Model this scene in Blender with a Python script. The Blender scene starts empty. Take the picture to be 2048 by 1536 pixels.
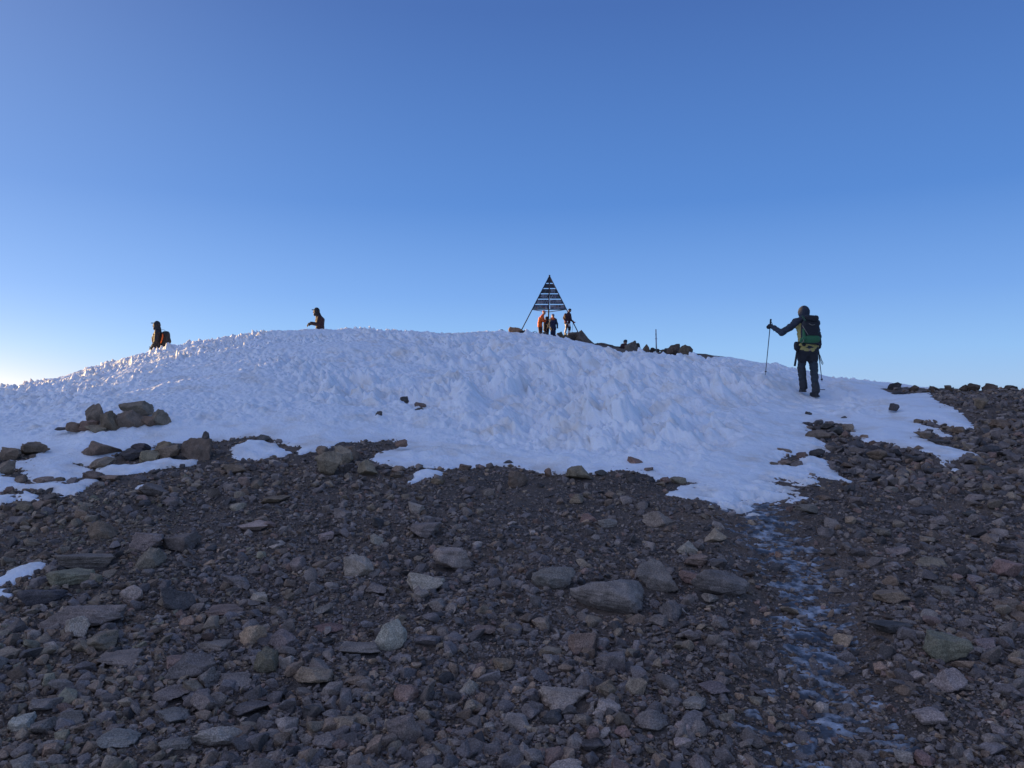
import bpy, math, random
import numpy as np
from mathutils import Vector, Matrix

random.seed(7)
RNG = np.random.default_rng(11)
SC = bpy.context.scene
COL = SC.collection
R = math.radians

# ------------------------------------------------------------------ camera, sky, sun, exposure
F = 1540.0          # focal length of the photograph in its own pixels (2048 wide)
cam_d = bpy.data.cameras.new('camera'); cam = bpy.data.objects.new('camera', cam_d); COL.objects.link(cam)
cam_d.sensor_width = 36.0; cam_d.lens = 36.0 * F / 2048.0
cam_d.clip_start = 0.05; cam_d.clip_end = 120000
cam.location = (0, 0, 0); cam.rotation_euler = (R(90), 0, 0)
SC.camera = cam

SUN_AZ, SUN_EL = R(-58), R(0.72)     # azimuth from +Y, negative = left of the view
w = bpy.data.worlds.new("World"); SC.world = w; w.use_nodes = True
nt = w.node_tree; nt.nodes.clear()
out = nt.nodes.new('ShaderNodeOutputWorld'); bg = nt.nodes.new('ShaderNodeBackground')
sky = nt.nodes.new('ShaderNodeTexSky'); sky.sky_type = 'NISHITA'; sky.sun_disc = False
sky.sun_elevation = R(9.0); sky.sun_rotation = SUN_AZ
sky.altitude = 4100; sky.air_density = 1.0; sky.dust_density = 0.6; sky.ozone_density = 3.0
# sky colour: a clear dawn sky over 4000 m; a little Nishita sky, added fill glows out of frame, and the measured gradient of the photograph's sky
def _n(t, **kw):
    q = nt.nodes.new(t)
    for k, v in kw.items(): setattr(q, k, v)
    return q
def _m(op, a, b_=None, c_=None):
    q = _n('ShaderNodeMath', operation=op)
    for i, v in enumerate((a, b_, c_)):
        if v is None: continue
        if isinstance(v, (int, float)): q.inputs[i].default_value = v
        else: nt.links.new(v, q.inputs[i])
    return q.outputs[0]
tcw = _n('ShaderNodeTexCoord'); nrm = _n('ShaderNodeVectorMath', operation='NORMALIZE'); nt.links.new(tcw.outputs['Generated'], nrm.inputs[0])
sep = _n('ShaderNodeSeparateXYZ'); nt.links.new(nrm.outputs[0], sep.inputs[0])
ramp = _n('ShaderNodeValToRGB'); nt.links.new(_m('MULTIPLY_ADD', sep.outputs[2], 0.8, 0.2), ramp.inputs[0])
els = ramp.color_ramp.elements
SKYC = [(0.0, (.10, .12, .17)), (0.17, (.20, .30, .46)), (0.20, (.36, .56, .88)), (0.235, (.30, .54, .93)), (0.29, (.20, .41, .86)), (0.38, (.104, .270, .695)),
        (0.55, (.068, .165, .48)), (0.75, (.075, .165, .44)), (1.0, (.085, .17, .42))]
while len(els) < len(SKYC): els.new(.5)
for e, (p, cc) in zip(els, SKYC): e.position = p; e.color = (*cc, 1)
dt = _n('ShaderNodeVectorMath', operation='DOT_PRODUCT'); nt.links.new(nrm.outputs[0], dt.inputs[0])
dt.inputs[1].default_value = (math.sin(R(-55)), math.cos(R(-55)), 0.0)   # glow round the sun
dpos = _m('MAXIMUM', dt.outputs['Value'], 0.0)
g1 = _m('POWER', dpos, 6.0); g2 = _m('MULTIPLY', _m('POWER', dpos, 16.0), _m('EXPONENT', _m('MULTIPLY', _m('MAXIMUM', sep.outputs[2], 0.0), -26.0)))
rear_fill = _m('MAXIMUM', _m('MULTIPLY', sep.outputs[1], -1.0), 0.0)
def _add(col, fac, c2):
    sc = _n('ShaderNodeVectorMath', operation='SCALE'); sc.inputs[0].default_value = c2; nt.links.new(fac, sc.inputs['Scale'])
    ad = _n('ShaderNodeVectorMath', operation='ADD'); nt.links.new(col, ad.inputs[0]); nt.links.new(sc.outputs[0], ad.inputs[1]); return ad.outputs[0]
colw = _add(ramp.outputs[0], g1, (.16, .17, .17))
colw = _add(colw, g2, (1.9, 1.15, .42))
colw = _add(colw, rear_fill, (.20, .19, .22))  # sky behind the camera, brightened as added fill for the shaded ground
fill_lobe = _n('ShaderNodeVectorMath', operation='DOT_PRODUCT'); nt.links.new(nrm.outputs[0], fill_lobe.inputs[0]); fill_lobe.inputs[1].default_value = (-.74, -.10, .66)
colw = _add(colw, _m('POWER', _m('MAXIMUM', fill_lobe.outputs['Value'], 0.0), 6.0), (.68, .65, .69))  # unseen upper-left lobe, added as directional fill on snow and scree
nis = _n('ShaderNodeVectorMath', operation='SCALE'); nt.links.new(sky.outputs[0], nis.inputs[0]); nis.inputs['Scale'].default_value = 0.15 * 1.0
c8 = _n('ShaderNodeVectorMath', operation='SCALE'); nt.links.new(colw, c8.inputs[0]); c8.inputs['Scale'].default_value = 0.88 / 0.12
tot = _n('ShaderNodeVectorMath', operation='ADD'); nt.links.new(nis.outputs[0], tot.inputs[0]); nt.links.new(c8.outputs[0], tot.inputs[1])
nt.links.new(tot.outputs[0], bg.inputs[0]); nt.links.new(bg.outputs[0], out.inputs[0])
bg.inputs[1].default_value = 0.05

sd_ = bpy.data.lights.new('sun', 'SUN'); sd_.energy = 5.0; sd_.angle = R(0.5); sd_.color = (1.0, 0.65, 0.26)
sun = bpy.data.objects.new('sun', sd_); COL.objects.link(sun)
sdir = Vector((math.sin(SUN_AZ) * math.cos(SUN_EL), math.cos(SUN_AZ) * math.cos(SUN_EL), math.sin(SUN_EL)))
sun.rotation_euler = sdir.to_track_quat('Z', 'Y').to_euler()
sun.location = sdir * 80
SC.view_settings.view_transform = 'Standard'; SC.view_settings.look = 'None'
SC.view_settings.exposure = 1.263      # exposed for the shaded side, as the photograph is; SC.view_settings.gamma = 1.0

# ------------------------------------------------------------------ noise
_perm = RNG.permutation(4096)
def _hash(ix, iy, seed):
    return _perm[(_perm[(_perm[(ix + seed * 131) & 4095] + iy) & 4095] + seed) & 4095]
_gang = np.linspace(0, 2 * np.pi, 4096, endpoint=False)
_gx, _gy = np.cos(_gang), np.sin(_gang)
def perlin(x, y, seed=0):
    x0 = np.floor(x).astype(np.int64); y0 = np.floor(y).astype(np.int64)
    fx = x - x0; fy = y - y0
    u = fx * fx * fx * (fx * (fx * 6 - 15) + 10); v = fy * fy * fy * (fy * (fy * 6 - 15) + 10)
    def g(dx, dy):
        h = _hash(x0 + dx, y0 + dy, seed)
        return _gx[h] * (fx - dx) + _gy[h] * (fy - dy)
    a = g(0, 0) * (1 - u) + g(1, 0) * u; b = g(0, 1) * (1 - u) + g(1, 1) * u
    return (a * (1 - v) + b * v) * 1.5
def fbm(x, y, seed=0, octv=4, lac=2.03, gain=0.5):
    s = 0; a = 1.0
    for i in range(octv):
        s = s + a * perlin(x, y, seed + i * 7); x = x * lac + 3.1; y = y * lac - 5.7; a *= gain
    return s
def worley(x, y, seed=0):
    """F1, F2 distances and a random value of the nearest cell"""
    x0 = np.floor(x).astype(np.int64); y0 = np.floor(y).astype(np.int64)
    d1 = np.full(x.shape, 9.0); d2 = np.full(x.shape, 9.0); rv = np.zeros(x.shape)
    for dx in (-1, 0, 1):
        for dy in (-1, 0, 1):
            h = _hash(x0 + dx, y0 + dy, seed); h2 = _perm[(h * 7 + 13) & 4095]
            px = x0 + dx + h / 4096.0; py = y0 + dy + h2 / 4096.0
            d = np.hypot(px - x, py - y)
            closer = d < d1
            d2 = np.where(closer, d1, np.minimum(d2, d)); rv = np.where(closer, _perm[h2] / 4096.0, rv)
            d1 = np.where(closer, d, d1)
    return d1, d2, rv
def sstep(a, b, x):
    t = np.clip((x - a) / (b - a), 0, 1); return t * t * (3 - 2 * t)

# ------------------------------------------------------------------ terrain heights
def P(px, py, d):
    """point seen at photograph pixel (px, py) at depth d"""
    return Vector(((px - 1024) / F * d, d, (768 - py) / F * d))
ctrl = []
def c(px, d, z): ctrl.append(((px - 1024) / F * d, d, z))
def cpy(px, d, py): c(px, d, (768 - py) / F * d)
for x in (-9, -4, 0, 4, 9):
    for y, z in ((-8, -2.1), (-3, -1.85), (0, -1.72)): ctrl.append((x, y, z - 0.01 * abs(x)))
for px in (-200, 500, 1100, 1700, 2300): c(px, 3.2, -1.6 + (0.02 if px < 0 else 0))
for px in (0, 700, 1500, 2048): c(px, 4.5, -1.48)
for px, d, z in [(-900,5,-1.6),(-900,10,-1.15),(-700,15,-.5),(-700,21,.02),(-700,30,-.9),(-1500,12,-1.0),(-1500,20,-.4),
  (-300,9,-1.1),(-300,14,-.62),(-300,21,-.10),(-300,29,-1.0),
  (0,7,-1.26),(0,9,-1.0),(0,11,-.79),(0,14,-.52),(0,18,-.32),(0,22,-.16),(0,30,-1.1),
  (300,9,-.98),(300,11,-.6),(300,14,-.12),(150,22.5,.16),(200,22.7,.42),(450,24.5,1.38),(300,18,.36),(300,23,.82),(310,27,.3),(300,34,-.5),
  (640,6.5,-1.27),(640,9.5,-.83),(640,12,-.37),(640,16,.36),(640,20,1.0),(640,26,1.62),(632,30,1.15),(640,40,.6),
  (850,12,-.5),(850,16,.17),(850,21,1.0),(850,27,1.70),(850,33,2.0),(850,45,2.2),
  (1024,6,-1.3),(1024,8.6,-1.03),(1024,12,-.56),(1024,16,.08),(1024,20,.8),(1000,27,1.47),(1031,28,1.30),(1024,34,2.15),
  (1100,30,1.00),(1150,30,.90),(1210,30,.68),(1250,29,.75),(1300,27,.78),(1390,26,.60),
  (1031,45,2.83),(1100,46,2.75),(1100,52,2.9),(1152,45,2.4),(1177,45,2.28),(1211,40,1.92),(1235,38,1.74),(1261,35,1.56),
  (1292,33,1.38),(1330,31,1.28),(1372,28,1.02),(1300,48,1.9),(1000,55,2.6),
  (1300,6,-1.3),(1300,8,-1.08),(1300,11,-.62),(1300,15,.05),(1300,20,.66),
  (1450,7.3,-1.13),(1450,9,-.93),(1450,12,-.52),(1450,16,.04),(1500,22,.32),
  (1534,15.9,.14),(1534,21,.31),(1600,21,.18),(1605,15.3,-.36),(1640,15.0,-.38),(1650,12,-.66),(1700,15.5,-.2),(1700,20,-.08),
  (1800,9,-1.0),(1800,12,-.58),(1800,15,-.18),(1800,18,-.10),(1700,28,.0),(1850,26,-.3),
  (2048,6,-1.33),(2048,9,-.88),(2048,12,-.33),(2048,14,-.12),(1900,15,-.16),(2048,19,-.45),
  (2500,10,-.8),(2500,15,-.3),(2500,25,-1.2),(1600,40,.3),(1450,36,.8)]:
    c(px, d, z)
ctrl = np.array(ctrl)
def _tps(x, y):
    s = np.zeros(x.shape)
    for (cx, cy, _), wt in zip(ctrl, TW[:-3]):
        r2 = (x - cx) ** 2 + (y - cy) ** 2 + 1e-9
        s += wt * 0.5 * r2 * np.log(r2)
    return s + TW[-3] + TW[-2] * x + TW[-1] * y
n = len(ctrl)
D2 = (ctrl[:, None, 0] - ctrl[None, :, 0]) ** 2 + (ctrl[:, None, 1] - ctrl[None, :, 1]) ** 2 + 1e-9
A = np.zeros((n + 3, n + 3)); A[:n, :n] = 0.5 * D2 * np.log(D2) + np.eye(n) * 0.4
A[:n, n] = 1; A[:n, n + 1:] = ctrl[:, :2]; A[n:, :n] = A[:n, n:].T
TW = np.linalg.solve(A, np.concatenate([ctrl[:, 2], np.zeros(3)]))
GX0, GY0, GS = -60.0, -20.0, 0.15
_gxs = GX0 + GS * np.arange(801); _gys = GY0 + GS * np.arange(601)
_GX, _GY = np.meshgrid(_gxs, _gys)
_GH = _tps(_GX, _GY)
_rr = np.hypot(_GX, _GY - 15)
_bl = sstep(30, 48, _rr)
_GH = _GH * (1 - _bl) + _bl * (1.5 - 0.45 * (_rr - 25)) * (1) if False else _GH
def base_h(x, y):
    x = np.asarray(x, float); y = np.asarray(y, float)
    r = np.hypot(x, y - 15)
    u = np.clip((x - GX0) / GS, 0, 799.999); v = np.clip((y - GY0) / GS, 0, 599.999)
    i = u.astype(int); j = v.astype(int); fu = u - i; fv = v - j
    h = (_GH[j, i] * (1 - fu) + _GH[j, i + 1] * fu) * (1 - fv) + (_GH[j + 1, i] * (1 - fu) + _GH[j + 1, i + 1] * fu) * fv
    b = sstep(26, 44, r)
    far = 1.0 - 0.5 * np.clip(r - 30, 0, None)                       # the mountain falls away
    far = np.where(r > 60, -14 - 1500 * (1 - np.exp(-(r - 60) / 3500.0)) + 120 * fbm(x / 2500, y / 2500, 91, 4) * sstep(60, 3000, r), far)
    near_tripod = np.exp(-(((x - 3) / 9.0) ** 2 + ((y - 46) / 9.0) ** 2))
    b = b * (1 - sstep(0.25, 0.7, near_tripod))
    return h * (1 - b) + far * b
# path centre line (world, from photo pixels on a first flat guess refined below)
def ground(x, y):
    x = np.asarray(x, float); y = np.asarray(y, float)
    r = np.hypot(x, y)
    a = sstep(400, 60, r)
    return base_h(x, y) + a * (0.035 * fbm(x * 1.1, y * 1.1, 3, 3) + 0.012 * fbm(x * 5, y * 5, 21, 3))
_ds = np.exp(np.linspace(math.log(2.2), math.log(60), 900))
def hit(px, py):
    """first intersection of the view ray through (px, py) with the bare ground"""
    px = np.atleast_1d(np.asarray(px, float)); py = np.atleast_1d(np.asarray(py, float))
    X = (px[:, None] - 1024) / F * _ds; Z = (768 - py[:, None]) / F * _ds
    H = base_h(X, np.broadcast_to(_ds, X.shape))
    below = Z <= H
    k = np.where(below.any(1), below.argmax(1), 700)
    d = _ds[k]
    return (px - 1024) / F * d, d
# ------------------------------------------------------------------ object helpers
def mesh_np(name, V, Fc, mat, parent=None, smooth=True, attr=None):
    me = bpy.data.meshes.new(name); V = np.asarray(V, np.float32); Fc = np.asarray(Fc, np.int32)
    k = Fc.shape[1]
    me.vertices.add(len(V)); me.vertices.foreach_set('co', V.ravel())
    me.loops.add(Fc.size); me.loops.foreach_set('vertex_index', Fc.ravel())
    me.polygons.add(len(Fc)); me.polygons.foreach_set('loop_start', np.arange(0, Fc.size, k, dtype=np.int32))
    me.update(calc_edges=True)
    me.polygons.foreach_set('use_smooth', np.full(len(Fc), smooth))
    if attr is not None:
        at = me.attributes.new('tint', 'FLOAT_COLOR', 'POINT')
        cc = np.ones((len(V), 4), np.float32); cc[:, :3] = attr; at.data.foreach_set('color', cc.ravel())
    if mat: me.materials.append(mat)
    o = bpy.data.objects.new(name, me); COL.objects.link(o)
    if parent: o.parent = parent
    return o
def tag(o, label=None, cat=None, group=None, kind=None):
    if label: o['label'] = label
    if cat: o['category'] = cat
    if group: o['group'] = group
    if kind: o['kind'] = kind
    return o
def empty(name, loc):
    o = bpy.data.objects.new(name, None); COL.objects.link(o); o.location = loc; o.empty_display_size = 0.2
    return o
def ico(sub):
    import bmesh
    bm = bmesh.new(); bmesh.ops.create_icosphere(bm, subdivisions=sub, radius=1.0)
    V = np.array([v.co[:] for v in bm.verts]); Fc = np.array([[v.index for v in f.verts] for f in bm.faces]); bm.free()
    return V / np.linalg.norm(V, axis=1)[:, None], Fc
ICO = {s: ico(s) for s in (1, 2, 3, 4, 5)}
# ------------------------------------------------------------------ materials
def mat_new(name):
    m = bpy.data.materials.new(name); m.use_nodes = True
    nt = m.node_tree; b = nt.nodes['Principled BSDF']
    return m, nt, b
def N(nt, t, **kw):
    n = nt.nodes.new(t)
    for k, v in kw.items():
        if k.startswith('i_'): n.inputs[k[2:]].default_value = v
        else: setattr(n, k, v)
    return n
def plain(name, col, rough=0.8, metal=0.0, nscale=60.0, namp=0.25, bump=0.002):
    """cloth, metal, skin: one colour with fine procedural variation"""
    m, nt, b = mat_new(name); L = nt.links
    tc = N(nt, 'ShaderNodeTexCoord'); no = N(nt, 'ShaderNodeTexNoise', i_Scale=nscale, i_Detail=4.0)
    L.new(tc.outputs['Object'], no.inputs['Vector'])
    mr = N(nt, 'ShaderNodeMapRange'); mr.inputs['To Min'].default_value = 1 - namp; mr.inputs['To Max'].default_value = 1 + namp
    L.new(no.outputs['Fac'], mr.inputs['Value'])
    vm = N(nt, 'ShaderNodeVectorMath', operation='SCALE'); vm.inputs[0].default_value = col
    L.new(mr.outputs[0], vm.inputs['Scale']); L.new(vm.outputs[0], b.inputs['Base Color'])
    b.inputs['Roughness'].default_value = rough; b.inputs['Metallic'].default_value = metal
    if bump:
        bp = N(nt, 'ShaderNodeBump', i_Strength=0.6, i_Distance=bump); L.new(no.outputs['Fac'], bp.inputs['Height'])
        L.new(bp.outputs[0], b.inputs['Normal'])
    return m
def rock_material():
    m, nt, b = mat_new('rock'); L = nt.links
    at = N(nt, 'ShaderNodeAttribute', attribute_name='tint'); tc = N(nt, 'ShaderNodeTexCoord')
    n1 = N(nt, 'ShaderNodeTexNoise', i_Scale=9.0, i_Detail=6.0, i_Roughness=0.65); L.new(tc.outputs['Object'], n1.inputs['Vector'])
    n2 = N(nt, 'ShaderNodeTexNoise', i_Scale=140.0, i_Detail=3.0, i_Roughness=0.7); L.new(tc.outputs['Object'], n2.inputs['Vector'])
    m1 = N(nt, 'ShaderNodeMapRange'); m1.inputs[1].default_value = .3; m1.inputs[2].default_value = .7; m1.inputs[3].default_value = .58; m1.inputs[4].default_value = 1.42
    L.new(n1.outputs[0], m1.inputs[0])
    m2 = N(nt, 'ShaderNodeMapRange'); m2.inputs[1].default_value = .35; m2.inputs[2].default_value = .7; m2.inputs[3].default_value = .6; m2.inputs[4].default_value = 1.6
    L.new(n2.outputs[0], m2.inputs[0])
    mu = N(nt, 'ShaderNodeMath', operation='MULTIPLY'); L.new(m1.outputs[0], mu.inputs[0]); L.new(m2.outputs[0], mu.inputs[1])
    vm = N(nt, 'ShaderNodeVectorMath', operation='SCALE'); L.new(at.outputs['Color'], vm.inputs[0]); L.new(mu.outputs[0], vm.inputs['Scale'])
    # pale lichen / rust stains with a shape of their own
    n3 = N(nt, 'ShaderNodeTexNoise', i_Scale=16.0, i_Detail=5.0); L.new(tc.outputs['Object'], n3.inputs['Vector'])
    m3 = N(nt, 'ShaderNodeMapRange'); m3.inputs[1].default_value = .56; m3.inputs[2].default_value = .70; m3.inputs[3].default_value = 0; m3.inputs[4].default_value = .5
    L.new(n3.outputs[0], m3.inputs[0])
    mx = N(nt, 'ShaderNodeMix', data_type='RGBA'); L.new(m3.outputs[0], mx.inputs[0]); L.new(vm.outputs[0], mx.inputs[6])
    mx.inputs[7].default_value = (.20, .155, .12, 1); L.new(mx.outputs[2], b.inputs['Base Color'])
    b.inputs['Roughness'].default_value = 0.85; b.inputs['Specular IOR Level'].default_value = .3
    b1 = N(nt, 'ShaderNodeBump', i_Strength=0.7, i_Distance=0.02); L.new(n1.outputs[0], b1.inputs['Height'])
    b2 = N(nt, 'ShaderNodeBump', i_Strength=0.6, i_Distance=0.003); L.new(n2.outputs[0], b2.inputs['Height']); L.new(b1.outputs[0], b2.inputs['Normal'])
    L.new(b2.outputs[0], b.inputs['Normal'])
    return m
def soil_material():
    m, nt, b = mat_new('soil'); L = nt.links
    tc = N(nt, 'ShaderNodeTexCoord')
    n1 = N(nt, 'ShaderNodeTexNoise', i_Scale=1.2, i_Detail=6.0); n2 = N(nt, 'ShaderNodeTexNoise', i_Scale=45.0, i_Detail=6.0, i_Roughness=.75)
    v = N(nt, 'ShaderNodeTexVoronoi', i_Scale=85.0)
    for q in (n1, n2, v): L.new(tc.outputs['Object'], q.inputs['Vector'])
    cr = N(nt, 'ShaderNodeValToRGB'); e = cr.color_ramp.elements
    e[0].position = .35; e[0].color = (.080, .063, .052, 1); e[1].position = .65; e[1].color = (.150, .105, .074, 1)
    L.new(n1.outputs[0], cr.inputs[0])
    mr = N(nt, 'ShaderNodeMapRange'); mr.inputs[1].default_value = .3; mr.inputs[2].default_value = .7; mr.inputs[3].default_value = .5; mr.inputs[4].default_value = 1.7
    L.new(n2.outputs[0], mr.inputs[0])
    vm = N(nt, 'ShaderNodeVectorMath', operation='SCALE'); L.new(cr.outputs[0], vm.inputs[0]); L.new(mr.outputs[0], vm.inputs['Scale'])
    L.new(vm.outputs[0], b.inputs['Base Color']); b.inputs['Roughness'].default_value = .95
    b1 = N(nt, 'ShaderNodeBump', i_Strength=.9, i_Distance=.012); L.new(v.outputs['Distance'], b1.inputs['Height']); b1.invert = True
    b2 = N(nt, 'ShaderNodeBump', i_Strength=.8, i_Distance=.01); L.new(n2.outputs[0], b2.inputs['Height']); L.new(b1.outputs[0], b2.inputs['Normal'])
    L.new(b2.outputs[0], b.inputs['Normal'])
    return m
def snow_material():
    m, nt, b = mat_new('snow'); L = nt.links
    tc = N(nt, 'ShaderNodeTexCoord')
    n1 = N(nt, 'ShaderNodeTexNoise', i_Scale=1.7, i_Detail=7.0, i_Roughness=.62); n2 = N(nt, 'ShaderNodeTexNoise', i_Scale=35.0, i_Detail=5.0)
    n3 = N(nt, 'ShaderNodeTexNoise', i_Scale=220.0, i_Detail=2.0)
    for q in (n1, n2, n3): L.new(tc.outputs['Object'], q.inputs['Vector'])
    cr = N(nt, 'ShaderNodeValToRGB'); e = cr.color_ramp.elements
    e[0].position = .50; e[0].color = (.86, .88, .90, 1); e[1].position = .72; e[1].color = (.75, .69, .62, 1)
    L.new(n1.outputs[0], cr.inputs[0])
    at = N(nt, 'ShaderNodeAttribute', attribute_name='tint')
    mx = N(nt, 'ShaderNodeMix', data_type='RGBA', blend_type='MULTIPLY'); mx.inputs[0].default_value = 1
    L.new(cr.outputs[0], mx.inputs[6]); L.new(at.outputs['Color'], mx.inputs[7]); L.new(mx.outputs[2], b.inputs['Base Color'])
    b.inputs['Roughness'].default_value = .55; b.inputs['Specular IOR Level'].default_value = .25
    b.inputs['Subsurface Weight'].default_value = .4; b.inputs['Subsurface Radius'].default_value = (1.0, .9, .75); b.inputs['Subsurface Scale'].default_value = .035
    b1 = N(nt, 'ShaderNodeBump', i_Strength=.7, i_Distance=.02); L.new(n2.outputs[0], b1.inputs['Height'])
    b2 = N(nt, 'ShaderNodeBump', i_Strength=.4, i_Distance=.004); L.new(n3.outputs[0], b2.inputs['Height']); L.new(b1.outputs[0], b2.inputs['Normal'])
    L.new(b2.outputs[0], b.inputs['Normal'])
    return m
def ice_material():
    m, nt, b = mat_new('ice'); L = nt.links
    tc = N(nt, 'ShaderNodeTexCoord')
    n1 = N(nt, 'ShaderNodeTexNoise', i_Scale=11.0, i_Detail=6.0, i_Roughness=.6); n2 = N(nt, 'ShaderNodeTexNoise', i_Scale=40.0, i_Detail=4.0)
    for q in (n1, n2): L.new(tc.outputs['Object'], q.inputs['Vector'])
    cr = N(nt, 'ShaderNodeValToRGB'); e = cr.color_ramp.elements
    e[0].position = .44; e[0].color = (.07, .073, .08, 1); e[1].position = .76; e[1].color = (.62, .63, .66, 1)
    L.new(n1.outputs[0], cr.inputs[0]); L.new(cr.outputs[0], b.inputs['Base Color'])
    b.inputs['Roughness'].default_value = .42; b.inputs['IOR'].default_value = 1.31
    b1 = N(nt, 'ShaderNodeBump', i_Strength=.5, i_Distance=.01); L.new(n2.outputs[0], b1.inputs['Height']); L.new(b1.outputs[0], b.inputs['Normal'])
    return m
M = dict(rock=rock_material(), soil=soil_material(), snow=snow_material(), ice=ice_material())

# ------------------------------------------------------------------ snow outlines (photograph pixels; ('w', px, d) = given depth)
MAIN = [('w',-900,13),('w',-500,11.4),(-120,905),(0,903),(40,900),(75,905),(84,914),(50,925),(20,926),(16,940),(45,944),(52,958),(66,968),(130,969),(150,960),(185,950),
 (178,935),(150,928),(205,930),(222,915),(245,903),(262,897),(290,893),(300,903),(318,890),(350,886),(395,884),(420,882),(458,880),
 (500,876),(540,877),(545,886),(564,890),(598,895),(600,910),(618,905),(640,902),(662,895),(690,889),(713,886),(748,886),(787,880),(791,889),(815,890),
 (790,899),(768,905),(737,919),(756,931),(803,941),(873,939),(889,944),(916,938),(951,939),(1010,936),(1041,941),(1080,952),(1104,956),(1139,951),
 (1186,952),(1240,950),(1283,952),(1311,964),(1342,968),(1373,968),(1358,976),(1327,990),(1373,996),(1410,999),(1428,1014),(1464,1021),(1512,1025),
 (1515,1014),(1490,1005),(1519,994),(1563,999),(1610,998),(1578,988),(1578,978),(1534,968),(1537,954),(1592,970),(1636,974),(1610,961),(1636,957),
 (1658,965),(1713,967),(1687,952),(1654,939),(1640,925),(1621,921),(1607,934),(1599,939),(1540,934),(1548,919),(1570,908),(1588,908),(1629,910),
 (1625,901),(1649,903),(1629,883),(1607,864),(1607,850),(1629,844),(1665,846),(1705,853),(1702,873),(1731,886),(1775,888),(1793,895),(1830,897),
 (1841,905),(1870,912),(1870,919),(1892,934),(1899,925),(1957,911),(1921,897),(1877,890),(1841,879),(1833,864),(1859,866),(1881,875),(1906,877),
 (1866,857),(1837,846),(1855,844),(1899,853),(1943,859),(1952,850),(1921,826),(1906,820),(1884,804),(1866,797),(1859,788),(1820,791),(1789,787),
 (1765,779),(1800,776),(1862,780),(1884,774),('w',1900,18),('w',1880,24),('w',1650,36),('w',1500,33),('w',1400,26.8),('w',1340,28.5),('w',1250,32),('w',1180,36),
 ('w',1100,39),('w',1000,41),('w',800,43),('w',500,44),('w',0,46),('w',-900,44)]
PATCHES = [
 ([(460,903),(475,893),(500,885),(530,884),(560,893),(583,905),(575,912),(545,915),(515,920),(480,920),(462,912)], 'rounded snow patch on dark scree just below the main snow edge'),
 ([(195,941),(205,932),(235,935),(262,935),(300,927),(340,922),(398,921),(392,930),(350,938),(300,944),(262,952),(225,955),(197,955)], 'long narrow snow strip under the row of dark boulders at left'),
 ([(-120,945),(0,951),(20,955),(50,970),(95,970),(122,971),(132,978),(170,960),(185,956),(198,963),(190,972),(165,985),(155,991),(120,992),(100,985),(60,985),(0,982),(-80,985)], 'lowest big snow tongue at the left edge between brown rocks'),
 ([(38,992),(50,987),(80,993),(78,1001),(45,1003)], 'small round snow patch just under the left snow tongue'),
 ([(-60,990),(20,990),(25,998),(20,1008),(-50,1012)], 'small flat snow patch on scree at the far left edge'),
 ([(-60,1160),(0,1157),(30,1142),(60,1133),(98,1131),(92,1142),(60,1157),(30,1166),(0,1173),(-50,1177)], 'wedge of snow beside the mossy block in the left foreground'),
 ([(-40,1184),(12,1182),(30,1188),(20,1195),(-40,1197)], 'smallest snow scrap below the snow wedge at left'),
 ([(808,964),(830,948),(860,944),(892,950),(880,957),(850,961),(822,967)], 'thin snow patch below the centre edge of the snowfield'),
 ([(275,978),(288,968),(305,970),(288,980)], 'tiny snow scrap lying on a flat rock at left'),
 ([(1893,936),(1910,933),(1928,936),(1912,941)], 'tiny snow scrap on dark scree right of the snowfield'),
]
def poly_world(pl):
    o = []
    for q in pl:
        if q[0] == 'w': o.append(((q[1] - 1024) / F * q[2], q[2]))
        else:
            x, y = hit(q[0], q[1]); o.append((float(x[0]), float(y[0])))
    return np.array(o)
def sdist(x, y, pw):
    """signed distance to the outline, positive inside"""
    best = np.full(x.shape, 1e9); ins = np.zeros(x.shape, bool)
    m = len(pw)
    for i in range(m):
        ax, ay = pw[i]; bx, by = pw[(i + 1) % m]
        dx, dy = bx - ax, by - ay; L2 = dx * dx + dy * dy + 1e-12
        t = np.clip(((x - ax) * dx + (y - ay) * dy) / L2, 0, 1)
        best = np.minimum(best, (x - ax - t * dx) ** 2 + (y - ay - t * dy) ** 2)
        if abs(dy) > 1e-9:
            cnd = ((ay > y) != (by > y)) & (x < (bx - ax) * (y - ay) / dy + ax); ins ^= cnd
    d = np.sqrt(best)
    return np.where(ins, d, -d)
MAINW = poly_world(MAIN); PATW = [poly_world(p) for p, _ in PATCHES]

# ------------------------------------------------------------------ path line
PATHPX = [(1500,1000),(1540,1060),(1585,1110),(1600,1180),(1615,1250),(1640,1330),(1650,1420),(1655,1536)]
_pw = np.array([[float(v[0]) for v in hit(*q)] for q in PATHPX]); _pw = np.vstack([_pw, [_pw[-1][0] - 0.1, 1.5], [_pw[-1][0] - 0.1, -6]])
def path_dist(x, y):
    best = np.full(np.shape(x), 1e9)
    for i in range(len(_pw) - 1):
        ax, ay = _pw[i]; dx, dy = _pw[i + 1] - _pw[i]; t = np.clip(((x - ax) * dx + (y - ay) * dy) / (dx * dx + dy * dy), 0, 1)
        best = np.minimum(best, np.hypot(x - ax - t * dx, y - ay - t * dy))
    return best
def ground_full(x, y):
    return ground(x, y) - 0.05 * sstep(0.55, 0.1, path_dist(x, y))

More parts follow.
